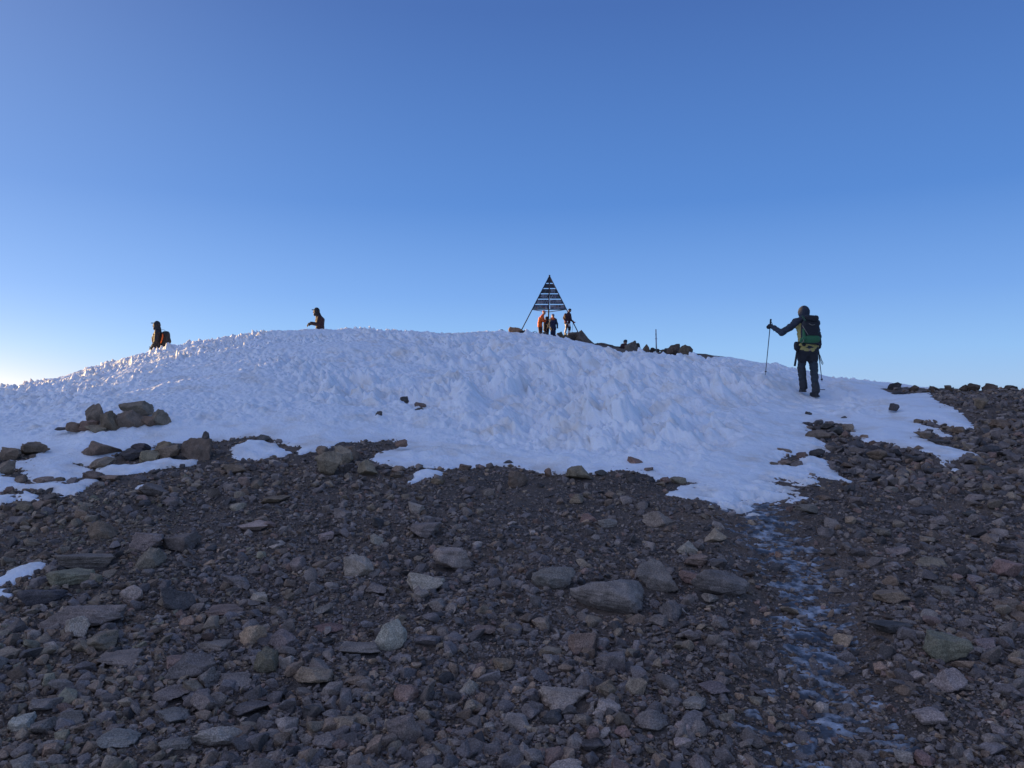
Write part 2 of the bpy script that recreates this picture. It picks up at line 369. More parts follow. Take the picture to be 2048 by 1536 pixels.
# ------------------------------------------------------------------ ground sheet
def log_grid(az, rad):
    AZ, RD = np.meshgrid(az, rad)
    return RD * np.sin(AZ), RD * np.cos(AZ)
def grid_faces(nr, nc):
    i = np.arange(nr - 1)[:, None] * nc + np.arange(nc - 1)[None, :]
    return np.stack([i, i + 1, i + nc + 1, i + nc], -1).reshape(-1, 4)
az = np.concatenate([np.radians(np.arange(-180, -44, 2.0)), np.radians(np.arange(-44, 44, 0.16)), np.radians(np.arange(44, 180.1, 2.0))])
rad = np.concatenate([[0.02, .5, 1.0, 1.5], np.exp(np.arange(math.log(2.0), math.log(55), 0.008)), np.exp(np.linspace(math.log(56), math.log(80000), 90))])
gx, gy = log_grid(az, rad); gz = ground_full(gx, gy)
_s = sdist(gx, gy, MAINW); gz = gz - 0.10 * sstep(0.1, 0.8, _s) * (_s > 0)
o = mesh_np('ground', np.stack([gx, gy, gz], -1).reshape(-1, 3), grid_faces(len(rad), len(az))[:, ::-1], M['soil'])
tag(o, kind='structure')

# ------------------------------------------------------------------ snow
def snow_top(x, y, s, main):
    """height of the snow surface above the ground line for signed distance s"""
    edge = s + 0.05 * fbm(x * 4, y * 4, 40, 3) + (0.02 * fbm(x * 14, y * 14, 44, 2))
    edge = edge + .012 * fbm(x * 30, y * 30, 46, 2)
    if main:      # the trampled tongue thins out into the path
        th_ = sstep(8.9, 7.7, y) * sstep(1.7, 2.1, x) * sstep(4.6, 4.0, x)
        edge = edge - th_ * (.10 + .30 * np.clip(fbm(x * 5, y * 12, 48, 3) + .15, -.2, 1))
    wdt = 0.35 if main else 0.16; T = 0.070 if main else 0.045
    q = np.clip(edge / wdt, 0, 1)
    t = T * np.sqrt(np.clip(1 - (1 - q) ** 2, 0, 1)) if not main else .022 * np.sqrt(np.clip(1 - (1 - np.clip(edge / .06, 0, 1)) ** 2, 0, 1)) + .055 * sstep(.02, .7, edge)
    t = np.where(edge < 0, edge * 0.9 - 0.012, t - 0.006)
    if main:
        wx = x + 0.10 * fbm(x * 1.9, y * 1.9, 50, 2); wy = y + 0.12 * fbm(x * 1.9 + 9, y * 1.9, 51, 2)
        interior = sstep(0.15, 1.4, edge)
        mid = np.exp(-(((x - 1.2) / 3.4) ** 2)) * np.exp(-(((y - 14.0) / 5.0) ** 2))      # the broken face in the middle
        up = sstep(9.5, 15, y)
        side = sstep(-6.0, 0.5, x) * (1 - .65 * sstep(4.2, 6.2, x))                                                          # fine froth at left, tall blades at right
        froth = sstep(-3.5, -6.5, x) * sstep(16, 20, y)                                      # wind-frosted crest
        cy_ = np.interp(x / np.maximum(y, 1), [-.665, -.47, -.25, -.1, 0, .1, .25, .4, .56], [22.3, 23.5, 26.8, 29.5, 34, 36, 33, 26, 18])
        sun_clear = (1 - .88 * sstep(.665, .71, -x / np.maximum(y, 1))) * (1 - .75 * sstep(.8, 2.5, y - cy_))   # relief flattened off to the left and beyond the crest to let low sun in
        froth = froth * sun_clear
        bg_ = np.clip(.72 + 1.15 * fbm(x * .42 + 4, y * .34, 66, 2), .28, 1.5)
        amp = interior * (0.35 + 0.45 * up + 0.45 * mid) * bg_ * sun_clear
        d1, d2, rv = worley(wx * 1.9, wy * 1.15, 60)
        spike = (np.clip(1 - d1 * 1.15, 0, 1) ** 1.5) * (0.1 + 1.1 * rv ** 1.5)             # blades
        e1, e2, rw = worley(wx * 4.3 + .5 * d1, wy * 2.7 + .4 * rv, 61)
        spike2 = (np.clip(1 - e1 * 1.15, 0, 1) ** 1.4) * (0.1 + rw)
        k1, k2, rk_ = worley(x * 9.5 + .8 * e1, y * 6.0, 62)
        spike3 = (np.clip(1 - k1 * 1.1, 0, 1) ** 1.3) * (0.2 + rk_)
        rid = (1 - np.abs(perlin(wx * 1.3, wy * 1.0, 63))) ** 3
        t = t + amp * ((.03 + .31 * side) * spike + (.13 + .08 * side + .06 * froth) * spike2 + (.09 - .01 * side + .06 * froth) * spike3 + 0.15 * side * (rid - .35) - 0.07 - .08 * side - .06 * froth)
        t = t + interior * 0.09 * fbm(x * 0.45, y * 0.45, 70, 2) + interior * 0.03 * (np.abs(fbm(x * 5, y * 4, 72, 4)) - .25) + interior * .012 * fbm(x * 16, y * 12, 74, 2)
        t = t + sstep(.1, .5, edge) * sstep(13, 9, y) * .035 * fbm(x * 2.6, y * 4.2, 77, 3)
        # one tall blade ridge running down the middle
        rx = (x - (-0.62 + (y - 12.0) * -0.02)); t = t + 0.30 * np.exp(-(rx / (0.22 + 0.25 * np.clip(12.4 - y, 0, 3))) ** 2) * sstep(10.4, 12.3, y) * sstep(14.0, 12.5, y)
        # trampled trail up to the walker
        tr = np.abs(x - np.interp(y, [7.5, 9, 11, 13, 15, 18, 24], [2.6, 3.3, 4.1, 4.9, 5.8, 7.0, 9.0]))
        k = sstep(0.95, 0.30, tr)
        f1, f2, fr_ = worley(x * 2.6, y * 1.9, 83)                                           # boot prints
        t = t * (1 - 0.75 * k) + k * (0.035 + 0.012 * fbm(x * 7, y * 7, 80, 3)) - .045 * sstep(1.25, .5, tr) * sstep(.42, .22, f1) * sstep(.2, .6, interior)
    else:
        t = t + np.clip(edge, 0, .2) * 0.12 * fbm(x * 5, y * 5, 75, 3)
    return t
def snow_mesh(name, pw, main, x0, x1, d0, d1, da, dl):
    az = np.arange(math.atan(x0), math.atan(x1), da); rd = np.exp(np.arange(math.log(d0), math.log(d1), dl))
    X, Y = log_grid(az, rd); s = sdist(X, Y, pw)
    t = snow_top(X, Y, s, main)
    Z = ground_full(X, Y) * 1.0 + t
    fade = np.clip(s / 0.3, 0, 1)
    if main: Z = base_h(X, Y) * fade + ground_full(X, Y) * (1 - fade) + t
    V = np.stack([X, Y, Z], -1)
    if main:   # blades lean towards the sun
        lean = np.clip(t - 0.02, 0, .3)[..., None]; V[..., 0:1] -= 0.35 * lean; V[..., 1:2] += 0.1 * lean
    Fq = grid_faces(len(rd), len(az))[:, ::-1]
    keep = (s.ravel()[Fq] > -0.10).any(1); Fq = Fq[keep]
    used = np.unique(Fq); idx = np.full(X.size, -1); idx[used] = np.arange(len(used)); 
    V = V.reshape(-1, 3)[used]; s_ = s.ravel()[used]
    tint = np.ones((len(used), 3))
    dirt = 0.5 * sstep(0.35, 0.0, s_) * np.clip(fbm(V[:, 0] * 3, V[:, 1] * 3, 84, 3) + .35, 0, 1)
    tint = tint * (1 - dirt[:, None] * np.array([.30, .38, .46]))
    return mesh_np(name, V, idx[Fq], M['snow'], attr=tint)
o = snow_mesh('snow', MAINW, True, math.tan(R(-48)), math.tan(R(46)), 6.0, 47.0, 0.0013, 0.0028)
tag(o, kind='structure')
for (pl, lab), pw in zip(PATCHES, PATW):
    r = np.hypot(pw[:, 0], pw[:, 1]); tx = pw[:, 0] / pw[:, 1]
    o = snow_mesh('snow_patch', pw, False, tx.min() - .03, tx.max() + .03, r.min() * .96, r.max() * 1.04, 0.0022, 0.0032)
    tag(o, lab, 'snow patch', 'snow patches beside the snowfield')

# ------------------------------------------------------------------ ice on the path
az_i = np.arange(R(6), R(30), 0.0016); rd_i = np.exp(np.arange(math.log(2.8), math.log(8.6), 0.0022))
X, Y = log_grid(az_i, rd_i); pd = path_dist(X, Y)
wi = np.interp(Y, [2.6, 4, 6, 7.5, 8.6], [.42, .34, .30, .34, .36])
msk = 0.135 + .10 * sstep(4.6, 6.5, Y) - (pd / wi) * 0.50 + 0.42 * fbm(X * 3.2, Y * 8, 95, 3) + .42 * fbm(X * 11, Y * 26, 96, 3) - .06
Z = ground_full(X, Y) + np.where(msk > 0, 0.008 + 0.012 * np.clip(msk, 0, .5), 0.008 + msk * .12) + .003 * fbm(X * 9, Y * 9, 97, 2)
Fq = grid_faces(len(rd_i), len(az_i))[:, ::-1]; keep = (msk.ravel()[Fq] > -0.12).any(1); Fq = Fq[keep]
used = np.unique(Fq); idx = np.full(X.size, -1); idx[used] = np.arange(len(used))
o = mesh_np('ice', np.stack([X, Y, Z], -1).reshape(-1, 3)[used], idx[Fq], M['ice'])
tag(o, kind='structure')


# ------------------------------------------------------------------ rocks
TONES = {  # linear colours
 'g': (.175, .152, .137), 'p': (.27, .235, .205), 'b': (.165, .125, .095), 'd': (.072, .068, .068), 'r': (.19, .135, .115), 't': (.27, .20, .145),
 'm': (.17, .16, .118), 'u': (.138, .124, .122), 'o': (.25, .17, .105), 'k': (.20, .165, .125)}
WORDS = {'g': 'grey', 'p': 'pale grey', 'b': 'brown', 'd': 'dark', 'r': 'reddish', 't': 'tan', 'm': 'olive', 'u': 'slate-grey', 'o': 'ochre', 'k': 'brown'}
def shape_dirs(sub, seed, flat=None):
    """worn angular block: soft intersection of random planes"""
    g = np.random.default_rng(seed)
    V, Fc = ICO[sub]
    k = g.integers(9, 17)
    nrm = g.normal(size=(k, 3)); nrm /= np.linalg.norm(nrm, axis=1)[:, None]
    nrm = np.vstack([nrm, [[0, 0, 1], [0, 0, -1], [1, 0, 0], [-1, 0, 0], [0, 1, 0], [0, -1, 0]] + g.normal(size=(6, 3)) * .38])
    h = g.uniform(.58, 1.0, len(nrm)); p = g.uniform(35, 120)
    dd = np.clip(V @ nrm.T, 0, None) / h
    r = 1.0 / (dd ** p).sum(1) ** (1 / p)
    return V * np.clip(r, .4, 1.7)[:, None], Fc
def rough(V, amt, fr, seed):
    a = fbm(V[:, 0] * fr + seed, V[:, 1] * fr + V[:, 2] * .7 * fr, seed % 50, 4); b = fbm(V[:, 1] * fr - seed, V[:, 2] * fr + V[:, 0] * .6, (seed + 9) % 50, 4)
    return V * (1 + amt * (a + b))[:, None]
def norm_box(V):
    lo, hi = V.min(0), V.max(0); return (V - (lo + hi) / 2) / (hi - lo) * 2
def rot_z(V, a):
    ca, sa = math.cos(a), math.sin(a); return V @ np.array([[ca, sa, 0], [-sa, ca, 0], [0, 0, 1]])
TONES = {k_: tuple(np.array(v_) * (1.30, 1.15, 1.02)) for k_, v_ in TONES.items()}
def jit(col, g, v=.12):
    s_ = 1 + g.normal() * v; return np.array(col) * s_ * (1 + g.normal(size=3) * .03)
rock_i = 0
ROCKS = []   # (world x, y, radius) for keeping the small stones off
def rock(px, b, w_, h_, tone='g', label=None, d=None, form=None, group=None, depth=.8, name='rock', dark=1.0):
    """a rock whose foot is seen at (px, b) and which spans w_ by h_ photograph pixels"""
    global rock_i
    rock_i += 1; g = np.random.default_rng(1000 + rock_i)
    if group == 'snowrock' and d is None:
        d = float(hit(px, b)[1][0]); d = float(hit(px, b + .09 * F / d)[1][0])
    if d is None:
        x, y = hit(px, min(b, 1534)); d = float(y[0])
        if b > 1534: d *= 0.97
    wd = w_ * d / F; ht = h_ * d / F; dp = wd * depth * g.uniform(.85, 1.15)
    sub = 5 if w_ > 34 else 4
    V, Fc = shape_dirs(sub, 5000 + rock_i)
    if form == 'pyramid': V = V * np.stack([1.08 - .50 * (V[:, 2] + .2).clip(-1, 1)] * 2 + [np.ones(len(V))], 1)
    if form == 'round': V = V * .68 + ICO[sub][0] * .32
    if form == 'ramp':
        V = norm_box(V); zz = (V[:, 2] + 1) / 2; V[:, 0] = V[:, 0] * (1.05 - .9 * zz) - .42 * zz; V[:, 1] *= 1.05 - .6 * zz
    if form == 'lean': V[:, 0] += .45 * V[:, 2] * (1 if rock_i % 2 else -1)
    V = rough(V, .07, 2.1, rock_i); V = rough(V, .030, 6.0, rock_i + 3); V = rough(V, .010, 18.0, rock_i + 5)
    V = rot_z(V, 0 if form == 'ramp' else (g.uniform(-.5, .5) if w_ > 1.5 * h_ else g.uniform(0, 6.28))); tl = g.uniform(-.25, .25)
    V[:, 2] += tl * V[:, 0] * .5; V = norm_box(V)
    slope = 0.12                                     # the top of a low rock is seen from above, so its real height is less
    look = max(0.0, (b - 768) / F)
    hz = max(ht - look * dp * 0.55, ht * .6); bury = .18 * hz + .004
    V = V * np.array([wd / 2, dp / 2, (hz + bury) / 2])
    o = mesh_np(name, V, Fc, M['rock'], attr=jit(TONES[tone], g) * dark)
    yc = d + dp * .42; xc = (px - 1024) / F * d * (1 + .0)
    zf = (768 - b) / F * d if d and group == 'summit' else float(ground_full(np.array([xc]), np.array([yc]))[0])
    if b > 1534 or group == 'summit' or group == 'snowrock': pass
    if group == 'snowrock': zf = (768 - b) / F * d
    o.location = (xc, yc, zf + (hz + bury) / 2 - bury)
    ROCKS.append((xc, yc, wd / 2, dp / 2, px, b, w_, h_, tone, o))
    if label: o['label'] = label
    o['category'] = 'rock'
    return o
LM = []      # landmark rocks: (px, cy, short name)
def L_(px, b, w_, h_, tone, short, label, **k):
    o = rock(px, b, w_, h_, tone, label, **k); LM.append((px, b - h_ / 2, short)); return o
# landmark rocks with labels of their own
L_(1222,1224,158,70,'g','the biggest slab','largest pale lichened slab half buried right of the centre foreground', form='round', depth=.55)
L_(1108,1188,92,44,'g','the low dome rock','low rounded dome rock butted against the left end of the largest slab', form='round', depth=.6)
L_(1318,1182,85,62,'g','the tilted slab','tilted speckled slab between the two long rounded slabs', form='lean')
L_(1446,1198,120,56,'u','the right-hand slab','long rounded slate-grey slab nearest the icy path', form='round', depth=.55)
L_(902,1140,80,50,'p','the pale wedge','pale wedge-shaped boulder standing in the centre scree, uppermost pale one')
L_(848,1190,80,48,'p','the pale block','pale square-faced block just below the pale wedge boulder')
L_(714,1158,64,46,'p','the knobbly boulder','pale knobbly boulder left of the pale wedge with smaller stones in front')
L_(775,1306,72,62,'p','the pale tooth','pale pitted triangular boulder standing like a tooth in the middle foreground', form='pyramid')
L_(717,1323,86,28,'g','the flat grey plate','flat grey plate pointing right at the foot of the pale tooth rock')
L_(655,1266,64,20,'r','the thin plate','thin pinkish plate lying on bare brown soil')
L_(615,1382,90,44,'k','the loaf rock','rounded brown loaf-shaped rock in the left middle foreground', form='round')
L_(527,1354,46,52,'k','the upright stone','upright brown stone standing on end beside a dark hollow')
L_(497,1295,60,48,'t','the tan block','tan angular block with a flat slanted face')
L_(562,1301,60,42,'g','the hump rock','grey humped rock right beside the tan block')
L_(348,1219,70,54,'d','the dark block','dark blue-black square block standing out among paler rocks')
L_(260,1206,46,38,'p','the pale cube','pale cube-like rock left of the dark blue-black block')
L_(128,1175,80,36,'m','the mossy block','olive mossy block with a flat snow wedge at its left')
L_(150,1259,168,56,'g','the long ledge','very long low grey ledge rock near the left edge', depth=.45)
L_(147,1278,56,45,'p','the ledge stone','pale blocky stone propped against the long low ledge')
L_(293,1139,52,42,'k','the brown face','pale brown pyramid rock with a broad face on the left slope')
L_(350,1103,74,42,'g','the leaning slab','grey slab leaning left beside dark scree at upper left')
L_(195,1085,62,38,'b','the brown lump','rounded brown lump on the upper left scree', form='round')
L_(172,1308,92,42,'k','the two-tone rock','two-tone rock with a light tan nose and dark back')
L_(225,1336,98,36,'g','the pointed slab','low slab with a raised pointed right end in the left foreground')
L_(375,1366,98,50,'u','the tilted plank','long slate plank tilted up to the right', form='lean', depth=.45)
L_(400,1433,56,50,'g','the split stone','blocky stone tilted on edge below the slate plank')
L_(428,1495,92,52,'p','the big pale block','big pale speckled block near the bottom left, flat on top')
L_(222,1508,82,32,'g','the blade','narrow blade-like stone tipping up right at the bottom left', form='lean')
L_(28,1538,74,46,'g','the corner rock','large weathered rock cut off by the bottom left corner')
L_(805,1492,78,60,'g','the tilted stone','elongated stone tilted steeply near the bottom centre', form='lean', depth=.5)
L_(745,1521,38,50,'k','the brown spike','narrow brown stone leaning right near the bottom centre', form='lean')
L_(808,1413,64,38,'r','the rosy rock','broad rosy-grey rock in the lower centre scree')
L_(935,1391,44,36,'p','the little peak','small pale peaked stone with a pinkish pebble at its right', form='pyramid')
L_(1132,1437,108,54,'p','the broad pale rock','broad pale boulder with a pointed left end in the lower centre')
L_(1134,1540,72,44,'p','the bottom block','pale square block touching the bottom edge right of centre')
L_(1306,1475,70,44,'g','the cobble','big rounded grey cobble in the lower right of centre', form='round')
L_(1225,1353,64,50,'u','the mauve lump','mauve-grey lump with a slumped right shoulder above the broad pale boulder')
L_(1169,1307,68,46,'r','the pink cobble','pinkish pale angular cobble under the largest slab')
L_(1902,1331,90,60,'m','the greenish boulder','large greenish boulder with a brown left face right of the icy path')
L_(1915,1397,66,52,'p','the pale shield','smooth pale shield-shaped stone under the greenish boulder')
L_(1868,1460,60,38,'p','the low pale stone','low pale stone in the lower right gravel')
L_(1692,1274,44,32,'t','the path stone','tan stone standing alone right of the icy path')
L_(1790,1207,70,26,'t','the wedge stone','long low tan wedge stone on the gravel right of the path')
L_(1795,1274,82,28,'d','the dark slab','dark flat slab lying in gravel left of the greenish boulder')
L_(182,917,84,34,'b','the snow pyramid','dark brown pyramid boulder standing in snow left of the scree', form='pyramid')
L_(387,923,66,44,'b','the wall boulder','large slanting brown boulder at the right end of the dark boulder row', form='lean')
L_(407,885,20,24,'d','the upright finger','small upright finger of rock above the snow line, pointing up', form='pyramid')
L_(333,925,46,30,'b','the row boulder','brown flat-topped boulder in the middle of the dark boulder row')
L_(255,922,52,24,'d','the dark hump','dark rounded hump just right of the snow-ringed pyramid boulder')
L_(655,953,56,50,'k','the stacked boulder','tall brown boulder at the left of the boulder cluster below the snow')
L_(731,954,46,32,'k','the squat block','squat brown square block right of the tall boulder cluster')
L_(1036,975,42,33,'b','the soil boulder','brown boulder standing alone on bare soil under the snow edge')
L_(1160,963,54,28,'k','the edge block','pale brown block at the snow edge in the centre right')
L_(297,995,66,28,'g','the snow-dusted rock','grey flat rock with a scrap of snow lying on it')
L_(1972,821,30,22,'b','the far boulder','brown boulder alone on the dark far slope near the right edge')
L_(1833,965,26,18,'r','the reddish block','reddish block on the dark slope under the long snow point')
L_(1722,1015,46,20,'g','the grey wedge','grey wedge on the dark slope below the lowest snow point at right')
L_(1636,881,57,20,'b','the notch boulder','broad brown boulder in the dark notch between two arms of snow')
L_(1985,1300,44,24,'g','the edge stone','grey stone near the right edge level with the greenish boulder')
# cairn of stacked rocks in the left snow
CD = float(hit(215, 866 + .09 * F / 11)[1][0])
CN = 'rocks heaped in the cairn on the left snow'
for q, lab in [((255,828,64,28,'k'),'topmost long brown rock of the cairn standing in the snow'), ((182,846,44,40,'k'),'tall upper left brown rock of the snow cairn'),
 ((208,864,42,44,'k'),'front centre brown rock of the snow cairn'), ((248,858,58,40,'b'),'broad middle rock of the snow cairn below its top rock'),
 ((312,848,44,31,'k'),'rounded far right brown rock of the snow cairn'), ((287,852,44,22,'b'),'low dark rock between the middle and right of the snow cairn'),
 ((168,861,44,22,'b'),'low brown rock at the left flank of the snow cairn'), ((181,870,46,22,'k'),'lowest front brown rock of the snow cairn'),
 ((142,860,30,18,'b'),'small pointed rock standing just left of the snow cairn'), ((118,858,26,6,'d'),'thin dark sliver of rock in snow left of the cairn'),
 ((213,867,28,10,'d'),'small flat dark rock peeking out under the snow cairn')]:
    px_, b_, w_, h_, t_ = q
    o = rock(px_, b_ + 2, w_ * 1.06, h_ * 1.05, t_, lab, d=CD + (866 - b_) * .014, group='snowrock'); o['group'] = CN
LM.append((215, 835, 'the snow cairn'))
# the other rocks measured in the photograph
REST = """288 1108 70 38 g;165 1143 105 38 g;65 1210 90 38 d;442 1233 76 26 r;372 1252 32 24 t;645 1235 42 24 g;852 1306 58 28 u;850 1076 62 30 g;748 1196 48 24 g;503 1064 62 22 p;592 1150 32 30 g;468 1175 56 26 g;752 1092 30 22 p;420 1308 70 24 g;345 1344 56 22 r;408 1380 46 44 u;465 1380 76 22 g;495 1431 80 32 u;330 1408 86 28 g;335 1452 76 32 u;75 1425 66 28 g;132 1452 72 32 g;28 1458 55 38 p;75 1472 52 38 g;95 1520 38 28 t;345 1515 58 30 g;680 1467 58 36 k;962 1410 22 26 r;648 1505 60 32 g;555 1535 56 22 g;865 1526 44 32 p;1216 1056 42 20 p;1180 1046 40 20 r;1322 1054 66 32 g;1382 1170 40 26 r;1393 1140 50 26 k;1348 1240 50 38 u;1320 1256 42 28 g;1082 1262 38 25 t;1430 1212 42 22 g;1444 1265 36 26 g;1772 1342 42 28 t;1873 1142 62 22 k;1808 1118 48 20 g;1704 1056 24 16 t;1818 1512 44 30 p;1861 1522 46 30 r;1940 1536 34 26 p;2024 1160 56 38 r;2025 1230 52 30 k;1104 1457 44 34 d;1169 1465 48 28 g;1214 1445 60 30 p;1248 1485 36 26 r;1188 1507 50 26 d;1370 1503 42 30 p;1405 1533 50 34 g;1450 1377 34 24 g;1434 1398 62 26 u;1455 1448 36 24 k;1837 1365 28 20 p;1618 1036 50 24 g;1434 1088 46 28 k;1560 1097 18 15 t;1512 1248 22 18 t;56 919 48 26 k;14 927 46 27 k;6 953 34 30 k;193 943 50 26 k;176 965 44 22 b;36 966 28 16 b;82 967 46 14 k;118 965 18 12 b;273 907 38 20 d;324 908 42 29 b;293 928 42 24 k;357 907 32 20 d;214 967 42 14 b;92 1006 28 18 g;337 1015 32 20 g;468 951 46 22 b;487 976 26 20 r;509 979 28 18 b;524 884 28 14 d;545 1010 54 16 b;682 1047 40 22 g;683 931 42 38 k;678 918 36 26 k;702 921 26 30 b;692 929 18 16 b;641 909 24 20 k;795 947 28 14 k;790 957 24 14 b;801 892 28 12 b;930 944 28 13 b;1016 930 28 10 d;1096 959 16 18 b;1274 935 36 17 r;1299 950 20 9 r;1261 969 18 18 d;1302 968 22 12 d;1332 973 22 14 b;1360 970 34 14 k;1203 956 26 12 d;1155 1008 32 20 k;1221 999 24 14 b;875 971 30 14 b;936 991 26 18 g;977 996 26 18 g;1793 820 24 12 d;1619 836 14 9 d;1691 842 18 9 d;1840 847 24 10 b;1619 857 24 10 d;1640 852 18 12 d;1660 861 32 14 d;1678 875 36 20 d;1698 863 26 14 k;1731 881 18 9 r;1714 898 34 18 d;1753 904 40 16 d;1758 925 38 20 b;1572 910 26 12 b;1607 921 26 13 b;1572 931 36 12 b;1552 933 22 10 b;1636 917 32 18 d;1852 881 36 14 b;1885 888 42 10 d;1913 989 28 18 r;2036 951 28 18 r;1954 1007 36 14 g;1800 1052 26 16 k;1700 990 36 16 d;1760 960 34 16 d;1650 1000 30 12 b;1850 1030 52 18 d;1960 1080 50 22 d;1770 1075 40 18 g;1900 1200 44 20 g;1860 1085 36 16 k;1990 905 34 16 d;1925 870 34 14 b;2010 860 38 18 b;1980 950 36 16 d;1870 950 34 14 d;1835 925 32 14 d;1790 930 34 14 u;1995 1020 44 20 b;807 806 20 12 d;842 813 28 8 r;838 826 20 10 d;757 833 14 10 d"""
SIZEW = lambda w_: 'small' if w_ < 30 else ('mid-sized' if w_ < 56 else 'large')
def relation(px, cy, skip=None):
    best = min(LM, key=lambda q: (q[0] - px) ** 2 + ((q[1] - cy) * 1.3) ** 2)
    dx, dy = px - best[0], cy - best[1]
    if abs(dx) > abs(dy) * 1.2: rel = 'right of' if dx > 0 else 'left of'
    else: rel = 'below' if dy > 0 else 'above'
    if abs(dx) > 30 and abs(dy) > 24 and rel in ('below', 'above'): rel = rel + ' and ' + ('right of' if dx > 0 else 'left of')
    far = math.hypot(dx, dy)
    return ('just ' if far < 70 else '') + rel + ' ' + best[2]
def place_name(px, b):
    if b < 1010 and px > 1500: return 'on the dark slope beside the snow at right'
    if b < 1010 and px < 450: return 'among the boulders and snow at left'
    if b < 1010: return 'along the lower edge of the snow'
    if px > 1690: return 'on the gravel right of the icy path'
    if px > 1450: return 'beside the icy path'
    if px < 600: return 'on the left scree'
    return 'on the centre scree'
used_l = {}
def auto_label(o, px, b, w_, h_, tone):
    sh = 'flat' if w_ > 2.3 * h_ else ('upright' if h_ > w_ * .95 else ('angular' if w_ < 1.6 * h_ else 'low'))
    lab = f"{SIZEW(w_)} {sh} {WORDS[tone]} rock {relation(px, b - h_ / 2)}"
    if len(lab.split()) > 16: lab = ' '.join(lab.split()[:16])
    o['label'] = lab; o['group'] = 'rocks ' + place_name(px, b)
    used_l.setdefault(lab, []).append(o)
for q in REST.split(';'):
    px_, b_, w_, h_, t_ = q.split(); px_, b_, w_, h_ = map(float, (px_, b_, w_, h_))
    onsnow = b_ < 900 and 700 < px_ < 1000 or (px_ == 1793)
    o = rock(px_, b_, w_, h_ * (1.15 if onsnow else 1), t_, group='snowrock' if onsnow else None)
    auto_label(o, px_, b_, w_, h_, t_)
# summit boulders round the tripod and along the skyline, at their own distances
SG = 'dark boulders on the skyline by the tripod'
for (px_, b_, w_, h_, t_, d_, f_), lab in [
 ((1033,676,34,21,'o',45,'round'),'sunlit ochre boulder at the left end of the tripod rocks'), ((1052,679,26,17,'b',45,None),'brown block right of the sunlit ochre boulder'),
 ((1060,678,16,14,'d',45.5,None),'small dark block left of the rucksack under the tripod'), ((1074,681,20,13,'b',45,None),'low brown rock just right of the rucksack below the orange jacket'), ((1089,686,34,21,'g',44.6,None),'grey boulder in front of the tripod centre leg'),
 ((1118,687,22,22,'k',45,None),'square tan block right of the person in navy'), ((1134,689,26,18,'b',44.5,None),'brown rock under the boots of the white-trousered walker'),
 ((1152,691,32,25,'g',45,None),'grey boulder at the foot of the right tripod leg'), ((1177,698,50,36,'g',44,'ramp'),'tallest peaked boulder right of the tripod with a long sloping side'),
 ((1146,692,22,9,'b',43,None),'low rock under the grey boulder by the right tripod leg'), ((1165,695,20,9,'b',42,None),'flat rock in front of the peaked boulder'), ((1103,690,20,9,'d',43.5,None),'low dark rock at the feet of the person in navy'),
 ((1120,693,22,8,'d',43,None),'low dark rock in snow under the square tan block'),
 ((1211,696,30,10,'g',40,None),'long low grey rock on the skyline right of the peaked boulder'), ((1236,698,30,6,'d',38,None),'thin flat dark rock on the skyline between the boulders'),
 ((1264,703,30,21,'g',35,'pyramid'),'pointed boulder next to the crouching person'), ((1275,700,13,13,'d',35.5,None),'dark rounded rock right of the pointed boulder'),
 ((1284,704,14,6,'d',33,None),'flat dark rock between the pointed boulder and the post'), ((1293,708,17,18,'b',33,'pyramid'),'small upright brown rock left of the post'),
 ((1307,705,14,9,'d',32,None),'small dark rock touching the foot of the post'), ((1316,705,9,7,'d',32.5,None),'tiny dark rock just right of the post'),
 ((1331,706,24,7,'g',31,None),'flat grey rock between the post and the twin boulders'), ((1349,709,28,20,'b',29,'lean'),'left one of the twin dark boulders right of the post'),
 ((1374,714,30,23,'b',28,None),'right one of the twin dark boulders, the rounder and bigger'), ((1418,718,8,4,'d',26,None),'tiny dark stone alone on the right skyline snow'),
 ((1795,780,28,16,'d',15.6,None),'dark boulder where the right-hand snow meets bare rock'), ((1830,782,18,12,'b',15.4,None),'small brown rock right of the boulder at the end of the snow'),
 ((1806,792,38,9,'d',14.9,None),'flat dark rock lying in snow on the right slope'), ((1829,799,14,10,'b',14.7,None),'small brown stone in snow on the right slope'),
 ((1870,781,18,10,'b',15.2,None),'small brown rock on the right skyline at the snow tip'), ((1899,781,16,11,'b',15,None),'small rounded rock on the right skyline'),
 ((1932,781,18,12,'b',14.6,None),'low brown rock on the right skyline left of its biggest pair'), ((1952,782,26,16,'b',14.5,None),'left one of the biggest rocks on the right skyline'),
 ((1987,782,36,16,'b',14.4,None),'biggest rock on the right skyline near the frame edge'), ((2030,783,34,13,'b',14.3,None),'low rock on the right skyline at the frame edge'),
 ((1041,675,18,12,'d',44,None),'small dark rock against the right side of the sunlit ochre boulder'), ((1080,680,16,11,'d',44.2,None),'small dark rock in the gap left of the grey boulder under the tripod'),
 ((1109,686,18,14,'d',44.2,None),'dark rock behind the boots of the person in navy'), ((1127,688,18,12,'d',44,None),'small dark rock between the tan block and the white trousers'),
 ((1141,689,18,13,'d',44,None),'small dark rock left of the grey boulder at the right tripod leg'), ((1194,697,24,11,'d',43,None),'dark rock tucked under the long slope of the peaked boulder'),
 ((1222,697,20,8,'d',39,None),'low dark rock overlapping the long low rock on the skyline'), ((1249,700,18,8,'d',36,None),'low dark rock in front of the crouching person'),
 ((1340,708,20,11,'d',30,None),'dark rock at the left foot of the twin boulders'), ((1361,711,22,14,'d',28.6,None),'dark rock wedged between the twin boulders')]:
    o = rock(px_, b_, w_, h_ * (1.12 if d_ > 25 else 1), t_, lab, d=d_, form=f_, group='summit', dark=(.55 if px_ != 1033 else .9)); o['group'] = SG if px_ < 1500 else 'rocks along the right skyline'
